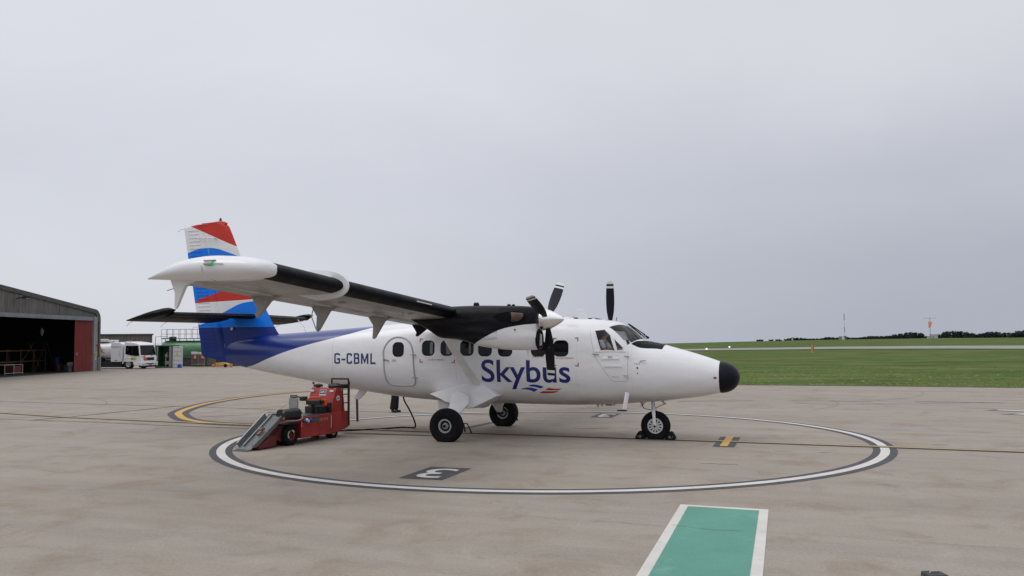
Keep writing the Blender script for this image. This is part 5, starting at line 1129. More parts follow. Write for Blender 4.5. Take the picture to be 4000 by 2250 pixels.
# curved eave profile as one fascia band
top = [(y, roofz(y)) for y in (16.9, 45, 72.2)]; N_ = []
arc = [(72.2 + .85 * math.sin(t), roofz(72.2) - .85 + .85 * math.cos(t)) for t in [math.pi / 2 * i / 6 for i in range(1, 7)]]
P = [(16.9, roofz(16.9)), (45, roofz(45)), (72.2, roofz(72.2))] + arc + [(73.1, 0), (72.75, 0), (72.75, 3.9), (72.5, 4.45), (72.1, 4.80), (45, roofz(45) - .26), (16.9, roofz(16.9) - .26)]
b = MB(); b.prism(P, lambda y, z: hp(HX - .06, y, z), lambda y, z: hp(HX + .10, y, z)); b.obj('fascia', M_fasc, hg, smooth=0)
P = [(16.9, roofz(16.9) + .05), (45, roofz(45) + .05), (72.2, roofz(72.2) + .05)] + [(y + .04, z + .04) for y, z in arc] + [(73.15, 0)] + [(73.05, 0)] + [(y - .02, z - .02) for y, z in arc[::-1]] + [(45, roofz(45) - .05), (16.9, roofz(16.9) - .05)]
b = MB(); b.prism(P, lambda y, z: hp(HX - 32, y, z), lambda y, z: hp(HX + .06, y, z)); b.obj('roof', mat('roof_sheet', (.10, .10, .10), .7, var=.2), hg, smooth=0)
b = MB(); b.box(hp(HX + .10, 44.4, 4.33), (.24, 54.4, .26)); b.box(hp(HX + .14, 44.4, 4.18), (.14, 54.4, .05)); b.obj('door_rail', mat('rail_blue_grey', (.20, .215, .24), .6, var=.25, vs=1.5), hg)
b = MB(); b.box(hp(HX + .02, 71.9, 2.25), (.5, .62, 4.5)); b.box(hp(HX + .05, 72.95, 1.0), (.3, .22, 2.0)); b.obj('pillar', M_conc, hg, bevel=.02)
b = MB(); b.box(hp(HX - .05, 72.5, 2.2), (.1, .56, 4.4)); b.obj('recess_panel', mat('dark_panel', (.075, .075, .072), .8, var=.3), hg)
corr(HX + .02, 68.9, 71.55, .02, 4.15, 'sliding_door', M_reddoor, hg, pitch=.42, amp=.10)
b = MB(); b.box(hp(HX + .14, 69.05, 1.45), (.06, .14, .22)); b.obj('door_latch', M_conc, hg)
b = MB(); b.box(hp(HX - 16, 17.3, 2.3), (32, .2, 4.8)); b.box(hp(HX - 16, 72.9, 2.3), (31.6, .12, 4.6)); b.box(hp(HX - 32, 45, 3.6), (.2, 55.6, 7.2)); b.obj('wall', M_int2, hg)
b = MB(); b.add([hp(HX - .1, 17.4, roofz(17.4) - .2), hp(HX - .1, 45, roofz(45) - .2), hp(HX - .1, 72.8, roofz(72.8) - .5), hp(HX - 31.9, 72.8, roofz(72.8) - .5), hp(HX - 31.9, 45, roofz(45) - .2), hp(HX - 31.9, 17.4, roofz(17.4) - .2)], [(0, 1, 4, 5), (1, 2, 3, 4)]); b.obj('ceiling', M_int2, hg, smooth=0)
for y in (24, 31, 38, 45, 52, 59, 66):
    b = MB(); b.bar(hp(HX - 1.5, y - 3.3, 4.9), hp(HX - 1.5, y + 3.3, 5.3 if y < 45 else 4.9), .12, .2); b.obj('roof_beam', M_int2, hg)
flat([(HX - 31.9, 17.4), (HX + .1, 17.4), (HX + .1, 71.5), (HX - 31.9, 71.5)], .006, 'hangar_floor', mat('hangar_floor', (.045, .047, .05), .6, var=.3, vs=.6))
ribbon([(HX + .3, 30), (HX + .3, 71.2)], .28, .009, 'threshold_strip', mat('threshold_grey', (.33, .33, .32), .8, var=.3, vs=2))
ribbon([(-34.7, 73.6), (-33.4, 75.3), (-32.3, 78.2), (-30.2, 79.0), (-25.6, 79.0), (-22, 78.6)], .5, .006, 'concrete_edge', mat('concrete_edge', (.42, .42, .40), .85, var=.2))
# floodlight on the gable
t = thing('floodlight', 'dark floodlight fixed high on the hangar gable', 'floodlight', (HX + .1, 60.5, 5.45))
b = MB(); b.bar((0, 0, 0), (.45, 0, .12), .05, .05); b.obj('arm', M_bpaint, t)
b = MB(); b.prism([(-.55, 0), (-.2, .16), (.35, .14), (.6, .06), (.3, -.08), (-.2, -.06)], lambda y, z: (.38, y, z + .1), lambda y, z: (.66, y, z + .06)); b.obj('lamp_head', M_bpaint, t, bevel=.02)
b = MB(); b.box((.6, .22, .04), (.18, .42, .03)); b.obj('lamp_glass', mat('lamp_glass', (.35, .36, .38), .2), t)
def sign(name, label, cat, y, z, h, w, c, extra=None, x=HX + .275):
    t = thing(name, label, cat, (x, y, z)); b = MB(); b.box((.012, 0, 0), (.024, w, h)); b.obj('panel', mat(name + '_' + cat.replace(' ', '_') + str(int(c[0] * 99)), c, .5), t)
    b = MB(); b.box((.026, 0, extra[1] if extra else 0), (.006, w * .7, h * .35)); b.obj('printed_block', mat('print_%d' % int(extra[0][0] * 99) if extra else 'print_dark', extra[0] if extra else (.1, .1, .1), .6), t); return t
sign('warning_sign', 'yellow sign on the grey pillar beside the red hangar door', 'sign', 71.88, 1.40, .32, .26, (.55, .42, .04), ((.2, .15, .03), 0))
sign('notice_board', 'white notice on the dark panel at the hangar corner', 'notice', 72.45, 1.45, .40, .50, (.62, .64, .66), ((.25, .33, .4), .06), HX + .02)
sign('notice_board', 'small white notice low on the grey hangar pillar', 'notice', 71.9, 1.02, .24, .18, (.6, .6, .6))
t = thing('alarm_bell', 'small red alarm bell on the hangar pillar', 'alarm', (HX + .27, 72.05, 2.15)); b = MB(); b.lathe([(0, .11), (.05, .10), (.09, .03), (.09, 0)], (0, 0, 0), (1, 0, 0), 14); b.obj('bell_dome', mat('alarm_red', (.4, .04, .04), .4), t); b = MB(); b.box((.01, 0, .1), (.03, .08, .12)); b.obj('bell_bracket', M_grey, t)
t = thing('steel_cabinet', 'grey metal cabinet standing at the hangar corner below the white notice', 'cabinet', (HX + .12, 72.48, 0)); b = MB(); b.box((0, 0, .58), (.36, .46, 1.12)); b.obj('cabinet_body', mat('cabinet_grey', (.10, .105, .11), .6, var=.2), t, bevel=.02); b = MB(); b.box((.185, 0, .58), (.012, .38, .98)); b.obj('cabinet_door', mat('cabinet_door_grey', (.12, .125, .13), .6), t)
# things inside the hangar
t = thing('trolley', 'pale tubular frame trolley in the hangar mouth', 'trolley', (-37.0, 64.1, 0))
b = MB(); 
for y in (-1.15, .0, 1.15): b.tube([(0, y, .02), (0, y, .74)], .028, 6)
b.tube([(0, -1.15, .74), (0, 1.15, .74)], .028, 6); b.tube([(0, -1.15, .12), (0, 1.15, .12)], .028, 6); b.tube([(-.7, -1.15, .12), (-.7, -1.15, .74), (-.7, 1.15, .74), (-.7, 1.15, .12)], .028, 6); b.obj('frame', mat('trolley_pale', (.33, .32, .30), .5), t)
b = MB(); b.box((-.35, .6, .38), (.6, 1.0, .5)); b.obj('red_crate', mat('crate_red', (.12, .02, .02), .7), t)
t = thing('storage_rack', 'dark orange steel staging rack inside the open hangar', 'rack', (-38.3, 66.6, 0)); M_rk = mat('rack_orange', (.085, .042, .018), .6); M_rk2 = mat('strut_yellow', (.06, .055, .03), .6)
b = MB()
for y in (-3, -1.2, .6, 2.4, 4.2): b.tube([(0, y, 0), (0, y, 1.9)], .035, 6); b.tube([(-.9, y, 0), (-.9, y, 1.9)], .035, 6)
for z in (.9, 1.75): b.box((-.45, .6, z), (1.0, 7.4, .09))
b.obj('rack_frame', M_rk, t)
b = MB()
for y0, y1 in ((-1.2, 1.6), (1.6, 3.2), (2.6, .8), (4.6, 3.4), (5.5, 7.2)): b.tube([(.6, y0, .05), (.5, y1, 2.4)], .02, 5)
b.obj('leaning_pole', M_rk2, t)
t = thing('hanging_lamp', 'pale lamp hanging in the dark of the hangar', 'lamp', (-45, 79.5 * .93, 4.2)); b = MB(); b.tube([(0, 0, 1.0), (0, 0, .2)], .015, 6); b.obj('cord', M_bpaint, t); b = MB(); b.lathe([(.2, .03), (.1, .1), (-.2, .26), (-.5, .2), (-.9, .08), (-.92, 0)], (0, 0, 0), (0, 0, 1), 16); b.obj('lamp_shade', mat('lamp_pale', (.28, .28, .29), .5), t); t.location = (-37.6, 68.9, 3.45); t.scale = (.6, .6, .6)
for nm, lb, ct, p, c, sz in (('drum', 'blue barrel inside the hangar behind the red sliding door', 'barrel', (-37.9, 71.9, 0), (.012, .022, .12), 1.15), ('drum', 'dark grey barrel inside the hangar near the red sliding door', 'barrel', (-36.9, 71.4, 0), (.05, .055, .07), .55), ('drum', 'dark red barrel inside the hangar beside the blue barrel', 'barrel', (-37.3, 71.0, 0), (.06, .012, .012), .6)):
    t = thing(nm, lb, ct, p); b = MB(); r = .34; h = sz; b.lathe([(0, 0), (0, r), (h * .32, r), (h * .33, r + .02), (h * .34, r), (h * .66, r), (h * .67, r + .02), (h * .68, r), (h, r), (h, 0)], (0, 0, 0), (0, 0, 1), 18); b.obj('barrel_body', mat('barrel_%d' % int(c[2] * 500), c, .5), t); b = MB(); b.lathe([(0, .04), (.02, .04), (.02, 0)], (.15, .1, h), (0, 0, 1), 8); b.obj('bung', M_grey, t)
t = thing('waste_bin', 'pale bin with a crumpled liner at the foot of the red sliding door', 'bin', (-36.1, 70.5, 0)); b = MB(); b.lathe([(0, 0), (0, .18), (.60, .22), (.62, .24), (.60, .20), (.1, .15)], (0, 0, 0), (0, 0, 1), 14); b.obj('bin_body', mat('bin_pale', (.34, .35, .36), .6, var=.3), t); b = MB(); b.lathe([(.50, .235), (.64, .26), (.76, .22), (.74, .15), (.5, .1)], (0, 0, 0), (0, 0, 1), 9); b.obj('bin_liner', mat('liner', (.5, .5, .5), .5), t, smooth=0)
# low shed behind
sh = thing('shed', 'low grey corrugated shed behind the white tanker lorry', 'shed', (-46, 95, 0), 0)
b = MB(); n = 160; L = [((-7 + 13.3 * i / n), -.05 * (0, 1, 0, -1)[i % 4]) for i in range(n + 1)]; k = n + 1
b.add([(x, y, 0) for x, y in L] + [(x, y, 3.2) for x, y in L], [(i, i + 1, k + i + 1, k + i) for i in range(n)]); b.obj('wall', mat('shed_cladding', (.17, .165, .155), .8, var=.5, vs=.9, streak=(5, 1, .3)), sh, smooth=0)
b = MB(); b.prism([(-7.2, -.2), (6.5, -.2), (3.9, 6.2), (-9.8, 6.2)], lambda x, y: (x, y, 3.19), lambda x, y: (x, y, 3.29)); b.obj('roof', M_fasc, sh); b = MB(); b.prism([(6.2, .08), (6.3, .08), (3.8, 6.0), (-9.6, 6.0), (-9.6, 5.9), (3.7, 5.9)], lambda x, y: (x, y, 0), lambda x, y: (x, y, 3.19)); b.obj('side_wall', M_corr, sh)

# ================================================================== TANKER LORRY
tk = thing('tanker_lorry', 'white fuel tanker lorry with low glazed cab parked beside the hangar', 'lorry', (-32.75, 76.0, 0), math.atan2(-.22, .976))
M_lw = mat('lorry_white', (.78, .78, .80), .3, coat=.4, var=.08, vs=2); M_lb = mat('lorry_chassis', (.012, .013, .02), .6, var=.3)
# x forward, y left (0 = near side), cab front at x=0
sec_ = [(.0, .32), (.02, 1.05), (-.05, 1.20), (-.22, 2.12), (-.45, 2.28), (-1.0, 2.36), (-1.55, 2.42), (-1.70, 2.36), (-1.70, .62), (-1.42, .62), (-.75, .62), (-.72, .32)]
b = MB(); b.prism([(x, z) for x, z in sec_], lambda x, z: (x, .06 * (z > 1.1) * (z - 1.1), z), lambda x, z: (x, 2.30 - .06 * (z > 1.1) * (z - 1.1), z)); cabo = b.obj('cab', M_lw, tk, bevel=.05)
b = MB(); b.add([(-.045, .12, 1.22), (-.045, 2.18, 1.22), (-.215, 2.12, 2.08), (-.215, .18, 2.08)], [(0, 1, 2, 3)]); 
for v in range(4): b.v[v] = (b.v[v][0] + .03, b.v[v][1], b.v[v][2])
b.obj('windscreen', M_pane, cabo, smooth=0)
b = MB(); b.add([(-.10, .0, 1.16), (-.26, .035, 2.05), (-1.50, .035, 2.05), (-1.50, .0, 1.32), (-.60, .0, 1.16)], [(0, 1, 2, 3, 4)]); b.v = [(x, y - .03, z) for x, y, z in b.v]; b.obj('side_window', M_pane, cabo, smooth=0)
b = MB(); b.bar((-.115, -.035, 1.13), (-.27, .005, 2.06), .05, .05); b.bar((-.80, -.045, 1.2), (-.82, -.005, 2.05), .03, .02); b.obj('window_pillar', M_lb, cabo)
b = MB(); b.box((.05, 1.15, .46), (.14, 2.34, .34)); b.obj('bumper', M_lw, tk, bevel=.03)
b = MB(); b.box((.125, 1.15, .44), (.01, 1.2, .09)); b.box((.035, 1.2, .88), (.03, 1.35, .26)); b.obj('grille', M_lb, tk)
b = MB(); b.box((.128, .28, .42), (.02, .34, .10)); b.obj('headlight', mat('headlamp', (.35, .36, .38), .15), tk); b = MB(); b.box((.128, 2.02, .42), (.02, .34, .10)); b.obj('headlight', mat('headlamp'), tk)
b = MB(); b.box((.128, 1.25, .355), (.01, .5, .08)); b.obj('number_plate', mat('plate_dark', (.2, .2, .2), .5), tk)
b = MB(); b.box((.055, .62, .90), (.012, .42, .24)); b.obj('hazard_panel', mat('hazard_red', (.6, .09, .06), .5), tk); b = MB(); b.box((.03, .35, 1.07), (.02, .55, .05)); b.obj('red_stripe', mat('stripe_dark_red', (.35, .03, .02), .5), tk)
for y in (.55, 1.5): 
    b = MB(); b.tube([(-.0, y, 1.16), (-.02, y + .5, 1.30)], .02, 5); b.obj('wiper', M_lb, cabo)
b = MB(); b.box((-.62, -.012, .90), (.42, .012, .22)); b.obj('yellow_sticker', mat('sticker_yellow', (.48, .50, .03), .5), cabo); b = MB(); b.box((-.84, -.014, .90), (.10, .012, .20)); b.obj('dark_sticker', M_lb, cabo)
b = MB(); b.box((-1.25, -.07, 1.75), (.16, .08, .2)); b.tube([(-1.2, 0, 1.9), (-1.2, -.12, 1.9)], .02, 6); b.obj('mirror', M_lb, cabo)
b = MB(); b.lathe([(0, .09), (.10, .08), (.14, 0)], (-1.45, .5, 2.40), (0, 0, 1), 12); b.obj('beacon', mat('beacon_orange', (.5, .10, .03), .3), cabo)
def lwheel(x, y):
    w = bpy.data.objects.new('wheel', None); COL.objects.link(w); w.parent = tk; w.location = (x, y, .44)
    b = MB(); b.lathe([(-.13, .26), (-.14, .36), (-.12, .44), (.12, .44), (.14, .36), (.13, .26)], (0, 0, 0), (0, 1, 0), 28); b.obj('tyre', M_tyre, w)
    b = MB(); b.lathe([(-.13, .26), (-.10, .24), (-.06, .15), (-.12, .10), (-.12, 0)], (0, 0, 0), (0, 1, 0), 24); b.lathe([(.13, .26), (.1, 0)], (0, 0, 0), (0, 1, 0), 24); b.obj('rim', M_rim, w)
for x in (-1.22, -5.9, -7.1):
    for y in (.16, 2.14): lwheel(x, y)
b = MB(); b.box((-4.4, 1.15, .60), (8.3, .9, .30)); b.box((-2.9, .5, .42), (2.0, .8, .55)); b.box((-5.1, .4, .62), (2.0, .7, .9)); b.box((-.1, 1.15, .24), (.14, 2.2, .2)); b.obj('chassis', M_lb, tk)  # front box is a dark filler for the shade beneath the cab
b = MB(); b.tube([(-1.22 + .56 * math.cos(t), .03, .46 + .56 * math.sin(t)) for t in [math.pi * i / 10 for i in range(11)]], .05, 8); b.obj('wheel_arch', M_lw, tk)
b = MB(); b.loft([[(x, 1.15 + 1.12 * k * math.copysign(abs(math.cos(t)) ** .85, math.cos(t)), 1.62 + .78 * k * math.copysign(abs(math.sin(t)) ** .85, math.sin(t))) for t in [2 * math.pi * i / 36 for i in range(36)]] for x, k in ((-3.02, .80), (-3.1, .95), (-3.22, 1.0), (-8.6, 1.0), (-8.75, .9))]); tnk = b.obj('tank', M_lw, tk, smooth=60)
b = MB(); b.prism([(-1.85, .78), (-1.85, 2.16), (-2.1, 2.38), (-2.95, 2.38), (-3.0, 2.3), (-3.0, .62), (-1.95, .62)], lambda x, z: (x, .0, z), lambda x, z: (x, 2.3, z)); cb = b.obj('pump_housing', M_lw, tk, bevel=.04)
b = MB(); b.box((-2.46, -.02, 1.28), (.94, .05, 1.26)); b.obj('housing_door', mat('door_offwhite', (.70, .70, .74), .35), cb, bevel=.01); b = MB(); b.box((-2.46, -.03, 1.98), (.98, .06, .05)); b.box((-2.1, -.055, 1.35), (.03, .02, .5)); b.obj('door_trim', M_grey, cb)
b = MB(); b.box((-2.50, -.055, .75), (.06, .015, .10)); b.box((-2.35, -.055, .77), (.2, .015, .03)); b.obj('door_label', M_lb, cb)
for x in (-2.2, -2.8): b = MB(); b.box((x, .1, 2.40), (.12, .12, .12)); b.obj('housing_lamp', M_lb, cb)
b = MB(); b.box((-3.98, .02, 1.62), (.60, .03, .30)); b.obj('red_placard', mat('placard_red', (.55, .07, .03), .5), tnk); b = MB(); b.box((-3.72, -.0, 1.62), (.20, .03, .24)); b.obj('placard_diamond', mat('placard_white', (.7, .65, .62), .5), tnk)
b = MB(); b.box((-4.8, 1.0, 2.50), (2.6, 1.4, .16)); b.tube([(-6, .45, 2.62), (-3.6, .45, 2.62)], .03, 6); b.obj('walkway_top', M_lw, tnk)

# ================================================================== FUEL STORE
M_gt = mat('tank_green', (.075, .20, .095), .4, coat=.15, var=.25, vs=.8); M_gd = mat('cabinet_green', (.03, .10, .05), .5, var=.3, vs=2); M_rail = mat('rail_grey', (.24, .25, .26), .5)
ft = thing('fuel_tank', 'green horizontal fuel storage tank with railed walkway on top', 'tank', (-35.2, 87.0, 0), math.atan2(-1.6, 8.5))
b = MB(); b.loft([[(x, .92 * k * math.cos(t), 1.58 + .92 * k * math.sin(t)) for t in [2 * math.pi * i / 40 for i in range(40)]] for x, k in ((0, .2), (.05, .6), (.18, .88), (.4, 1), (8.6, 1), (8.8, .88), (8.95, .3))]); b.obj('tank_shell', M_gt, ft, smooth=50)
b = MB(); 
for x in (1.5, 4.5, 7.5): b.box((x, 0, .45), (.3, 1.7, .9))
b.obj('cradle', M_lb, ft)
b = MB(); b.lathe([(0, .36), (.45, .34), (.46, .40), (.50, .40), (.56, .2), (.56, 0)], (1.1, -.1, 2.35), (0, 0, 1), 16); b.obj('turret', M_gd, ft)
b = MB(); b.box((4.3, -.2, 2.68), (8.2, .9, .07))
for x in frange(.6, 8.4, .75): b.tube([(x, -.6, 2.4), (x, -.6, 2.7)], .03, 5)
b.obj('catwalk', M_lb, ft)
b = MB()
for y in (-.62, .25):
    for x in frange(.15, 8.4, .68): b.tube([(x, y, 2.7), (x, y, 3.62)], .024, 5)
    for z in (3.15, 3.62): b.tube([(.15, y, z), (8.4, y, z)], .02, 5)
b.tube([(3.6, -.62, 3.62), (3.6, -.62, 3.82), (6, -.62, 3.82), (6, -.62, 3.62)], .02, 5); b.tube([(-.3, -.9, 1.0), (-.3, -.9, 2.9), (1.0, -.9, 2.9)], .035, 6); b.tube([(.35, -.8, 2.2), (.35, -.8, 2.75), (1.2, -.8, 2.75)], .03, 6); b.obj('handrail', M_rail, ft)
b = MB(); b.tube([(5.9, -.65, 2.7), (5.9, -.95, 2.2)], .045, 6); b.tube([(5.2, -.72, 2.4), (5.2, -.82, 2.2)], .03, 6); b.obj('ladder_bracket', M_gd, ft)
pc = thing('pump_cabinet', 'open green steel pump cabinet with a white ribbed door next to the tanker cab', 'cabinet', (-32.75, 79.2, 0), R(-6))
b = MB(); b.box((.03, .6, 1.0), (.10, 1.2, 2.0)); b.box((1.60, .6, 1.0), (.10, 1.2, 2.0)); b.box((.81, 1.2, 1.0), (1.5, .08, 1.96)); b.box((.81, .6, 2.02), (1.72, 1.3, .09)); b.box((.81, .6, .07), (1.62, 1.2, .12)); b.obj('cabinet_frame', M_gd, pc, bevel=.01)
b = MB(); b.box((1.45, -.02, 1.0), (.22, .05, 1.9)); b.box((.2, -.02, 1.0), (.12, .05, 1.9)); b.obj('door_jamb', mat('jamb_grey', (.2, .22, .21), .6), pc)
b = MB(); b.tube([(.75, .5, .1), (.75, .5, 1.2), (.95, .5, 1.4)], .06, 8); b.tube([(1.15, .45, .1), (1.15, .45, 1.5)], .05, 8); b.lathe([(0, .05), (.1, .16), (.3, .16), (.4, .05)], (.85, .45, .9), (0, 0, 1), 12); b.box((1.0, .5, .45), (.5, .3, .3)); b.obj('pump', M_rim, pc)
b = MB(); b.box((2.18, -.06, 1.0), (.92, .05, 1.92))
for z in (.35, .75, 1.15, 1.55, 1.88): b.box((2.18, -.10, z), (.84, .05, .05))
b.box((1.76, -.10, 1.0), (.06, .05, 1.9)); b.box((2.60, -.10, 1.0), (.06, .05, 1.9)); dd = b.obj('cabinet_door', mat('door_pale', (.58, .60, .60), .5, var=.1), pc)
b = MB(); b.box((2.12, -.10, 1.24), (.26, .04, .20)); b.obj('yellow_sign', mat('sticker_yellow'), dd)
t = thing('drum', 'small blue drum at the foot of the white cabinet door', 'drum', (-30.35, 78.75, 0)); b = MB(); b.lathe([(0, 0), (0, .17), (.15, .18), (.3, .17), (.32, .12), (.32, 0)], (0, 0, 0), (0, 0, 1), 14); b.obj('drum_body', mat('drum_blue', (.02, .06, .4), .4), t); b = MB(); b.tube([(-.08, 0, .32), (0, 0, .40), (.08, 0, .32)], .012, 5); b.obj('drum_handle', M_lb, t)
pb = thing('bund_box', 'brown-grey steel pump box with red and white hazard labels', 'pump box', (-29.45, 81.5, 0), R(-4)); M_bb = mat('box_brown', (.11, .10, .085), .7, var=.35, vs=1.5)
b = MB(); b.box((0, 0, .68), (1.30, .9, .96)); b.box((1.0, .1, .55), (.62, .8, .8)); b.obj('box_body', M_bb, pb, bevel=.02)
b = MB()
for x in (-.6, 0, .6): b.box((x, -.46, .5), (.06, .06, 1.0))
b.box((0, -.47, .24), (1.3, .05, .08)); b.obj('box_leg', mat('box_leg', (.2, .19, .16), .6), pb)
for x in (-.38, .36):
    b = MB(); b.box((x - .08, -.485, .93), (.30, .03, .30)); b.obj('hazard_label', mat('hazard_label_red', (.42, .03, .02), .5), pb); b = MB(); b.box((x + .09, -.50, .93), (.20, .03, .26)); b.obj('hazard_symbol', mat('hazard_label_pale', (.65, .48, .46), .5), pb); b = MB(); b.lathe([(0, .05), (.01, .05), (.01, 0)], (x + .09, -.515, .93), (0, -1, 0), 8); b.obj('symbol_dot', M_lb, pb)
t = thing('hose_tray', 'pale plastic tray lying on top of the brown pump box', 'tray', (-29.85, 81.3, 1.17)); b = MB(); b.prism([(-.3, 0), (.3, 0), (.26, .22), (-.3, .26)], lambda x, z: (x, -.3, z), lambda x, z: (x, .3, z)); b.obj('tray_body', mat('tray_pale', (.5, .52, .56), .5), t, bevel=.03); b = MB(); b.box((0, 0, .25), (.5, .5, .02)); b.obj('tray_lid', M_grey, t)
t = thing('hi_vis_vest', 'folded yellow-green safety vest on the brown pump box', 'vest', (-29.38, 81.2, 1.17)); b = MB(); b.lathe([(0, .0), (0, .12), (.10, .14), (.2, .08), (.24, 0)], (0, 0, 0), (0, 0, 1), 7); b.obj('vest_fabric', mat('hi_vis', (.38, .6, .05), .8), t, smooth=0); b = MB(); b.box((0, -.13, .1), (.14, .02, .04)); b.obj('reflective_band', M_grey, t)
bw = thing('bund_wall', 'low dark concrete bund wall in front of the green tank', 'wall', (-28.9, 83.2, 0)); b = MB(); b.box((0, 0, .42), (6.0, .25, .84)); b.obj('wall_body', mat('bund_dark', (.05, .052, .05), .8, var=.3), bw); b = MB(); b.box((0, 0, .86), (6.1, .32, .05)); b.obj('wall_coping', mat('bund_coping', (.08, .08, .075), .8), bw)
yt = thing('tow_cart', 'small low yellow cart with dark wheels beneath the tail', 'cart', (-26.75, 80.0, 0), R(-5)); M_yo = mat('cart_yellow', (.55, .27, .04), .5, var=.2)
b = MB(); b.prism([(-.62, .10), (-.66, .40), (-.2, .44), (.25, .40), (.60, .26), (.62, .12)], lambda x, z: (x, -.35, z), lambda x, z: (x, .35, z)); b.obj('cart_body', M_yo, yt, bevel=.03)
for x in (-.82, .32, .86):
    b = MB(); b.lathe([(-.07, 0), (-.07, .10), (-.05, .15), (.05, .15), (.07, .10), (.07, 0)], (x, -.34, .152), (0, 1, 0), 16); b.obj('wheel', M_tyre if x == .32 else mat('wheel_orange', (.45, .20, .05), .6), yt)
b = MB(); b.box((-.1, -.36, .28), (.35, .02, .10)); b.obj('cart_label', mat('label_cream', (.6, .45, .3), .5), yt)

# ================================================================== AIRFIELD
def gz(x, y): return ground_z(x, y)
t = thing('marker_board', 'orange taxiway marker board standing in the grass before the taxiway', 'marker board', (46.6, 134, gz(46.6, 134)), R(-20))
b = MB(); b.box((-.06, 0, .62), (.30, .10, 1.1)); b.obj('board_face', mat('marker_orange', (.60, .24, .03), .6), t); b = MB(); b.box((.14, .02, .62), (.09, .14, 1.06)); b.obj('board_edge', mat('marker_brown', (.20, .08, .03), .6), t); b = MB(); b.box((.20, 0, .62), (.05, .08, .9)); b.box((0, 0, .04), (.3, .2, .08)); b.obj('board_post', M_grey, t)
for x, y, z, lb in ((36.0, 160, .3, 'round white lamp glowing by the near edge of the taxiway'), (47.8, 190, .5, 'round white lamp glowing beyond the far edge of the taxiway')):
    z0 = gz(x, y); t = thing('taxiway_lamp', lb, 'lamp', (x, y, z0), 0, 'lit lamps along the taxiway'); b = MB(); b.tube([(0, 0, 0), (0, 0, .4)], .05, 8); b.obj('lamp_stem', M_lb, t); b = MB(); b.lathe([(-.16, 0), (-.11, .12), (0, .165), (.11, .12), (.16, 0)], (0, 0, .5), (0, 0, 1), 14); b.obj('lamp_globe', mat('lamp_lit', (.9, .9, .85), .3, emit=(1, 1, .93, 1.6)), t)
def at_px(px, d): return ((px - 2000) / 3362.65 * d, d)
x, y = at_px(3630, 300); z0 = gz(x, y); ws = thing('windsock', 'orange windsock hanging limp from a tall pole with a crossbar', 'windsock', (x, y, z0), R(-25)); 
b = MB(); b.tube([(0, 0, 0), (0, 0, 9.3 - z0)], [.10, .07], 8); b.obj('pole', M_rail, ws); b = MB(); b.tube([(-1.7, 0, 9.05 - z0), (1.7, 0, 9.0 - z0)], .05, 6)
for e in (-1.7, 1.7): b.tube([(e, 0, 8.95 - z0), (e, 0, 9.2 - z0)], .09, 6)
b.obj('crossbar', M_rail, ws)
b = MB(); b.loft([[(c + r * math.cos(t) * 1, .12 + r * .5 * math.sin(t), h - z0) for t in [2 * math.pi * i / 14 for i in range(14)]] for h, r, c in ((7.8, .62, .0), (7.2, .60, .02), (6.6, .50, -.06), (6.0, .36, -.16), (5.62, .26, -.26))]); b.obj('sock', mat('windsock_orange', (.90, .36, .24), .8), ws, smooth=60)
x, y = at_px(3296, 400); z0 = gz(x, y); mt = thing('lattice_mast', 'slim radio mast in grey and pale bands above the hedge', 'mast', (x, y, z0))
for i, (a, c) in enumerate(((0, 4.2), (4.2, 6.8), (6.8, 9.9), (9.9, 12.9))):
    zt0 = 13.4 - z0; a_ = zt0 * a / 12.9; c_ = zt0 * c / 12.9; m = mat('mast_grey', (.24, .24, .27), .6) if i in (1, 3) else mat('mast_pale', (.45, .47, .52), .6); b = MB()
    for q in range(3): b.tube([(.16 * math.cos(q * 2.1), .16 * math.sin(q * 2.1), a_), (.16 * math.cos(q * 2.1), .16 * math.sin(q * 2.1), c_)], .06 if i in (1, 3) else .022, 5)
    for q in frange(a_, c_, .5)[:-1]: b.tube([(-.16, 0, q), (.16, 0, q + .4)], .02, 4)
    b.obj('mast_section', m, mt)
b = MB(); b.tube([(-.5, 0, 13.5 - z0), (.5, 0, 13.5 - z0)], .03, 5); b.obj('mast_head', M_rail, mt)
for px, w, h, c, lb in ((3278, 1.6, 3.6, (.22, .20, .17), 'beige relay hut left of the white hut at the foot of the mast'), (3289, 2.6, 3.4, (.7, .68, .6), 'white relay hut at the foot of the mast'), (3297.5, 1.6, 4.2, (.16, .09, .07), 'brown relay hut right of the white hut at the foot of the mast'), (3624, 2.5, 2.4, (.5, .47, .42), 'pale hut left of the windsock foot'), (3633, 2.0, 4.5, (.35, .40, .42), 'grey-blue hut behind the windsock pole'), (3650, 3.2, 4.4, (.42, .48, .52), 'pale grey hut right of the windsock foot'), (3092, .7, 4.0, (.5, .5, .5), 'thin pale hut standing before the hedge')):
    x, y = at_px(px, 575); t = thing('hut', lb, 'hut', (x, y, gz(x, y))); h = h * .55; b = MB(); b.box((0, 0, h / 2), (w * .8, 1.2, h)); b.obj('hut_wall', mat('hut_%d' % int(c[0] * 1000), c, .7), t); b = MB(); b.box((0, 0, h + .05), (w * .9, 1.5, .12)); b.obj('hut_roof', M_rail, t)
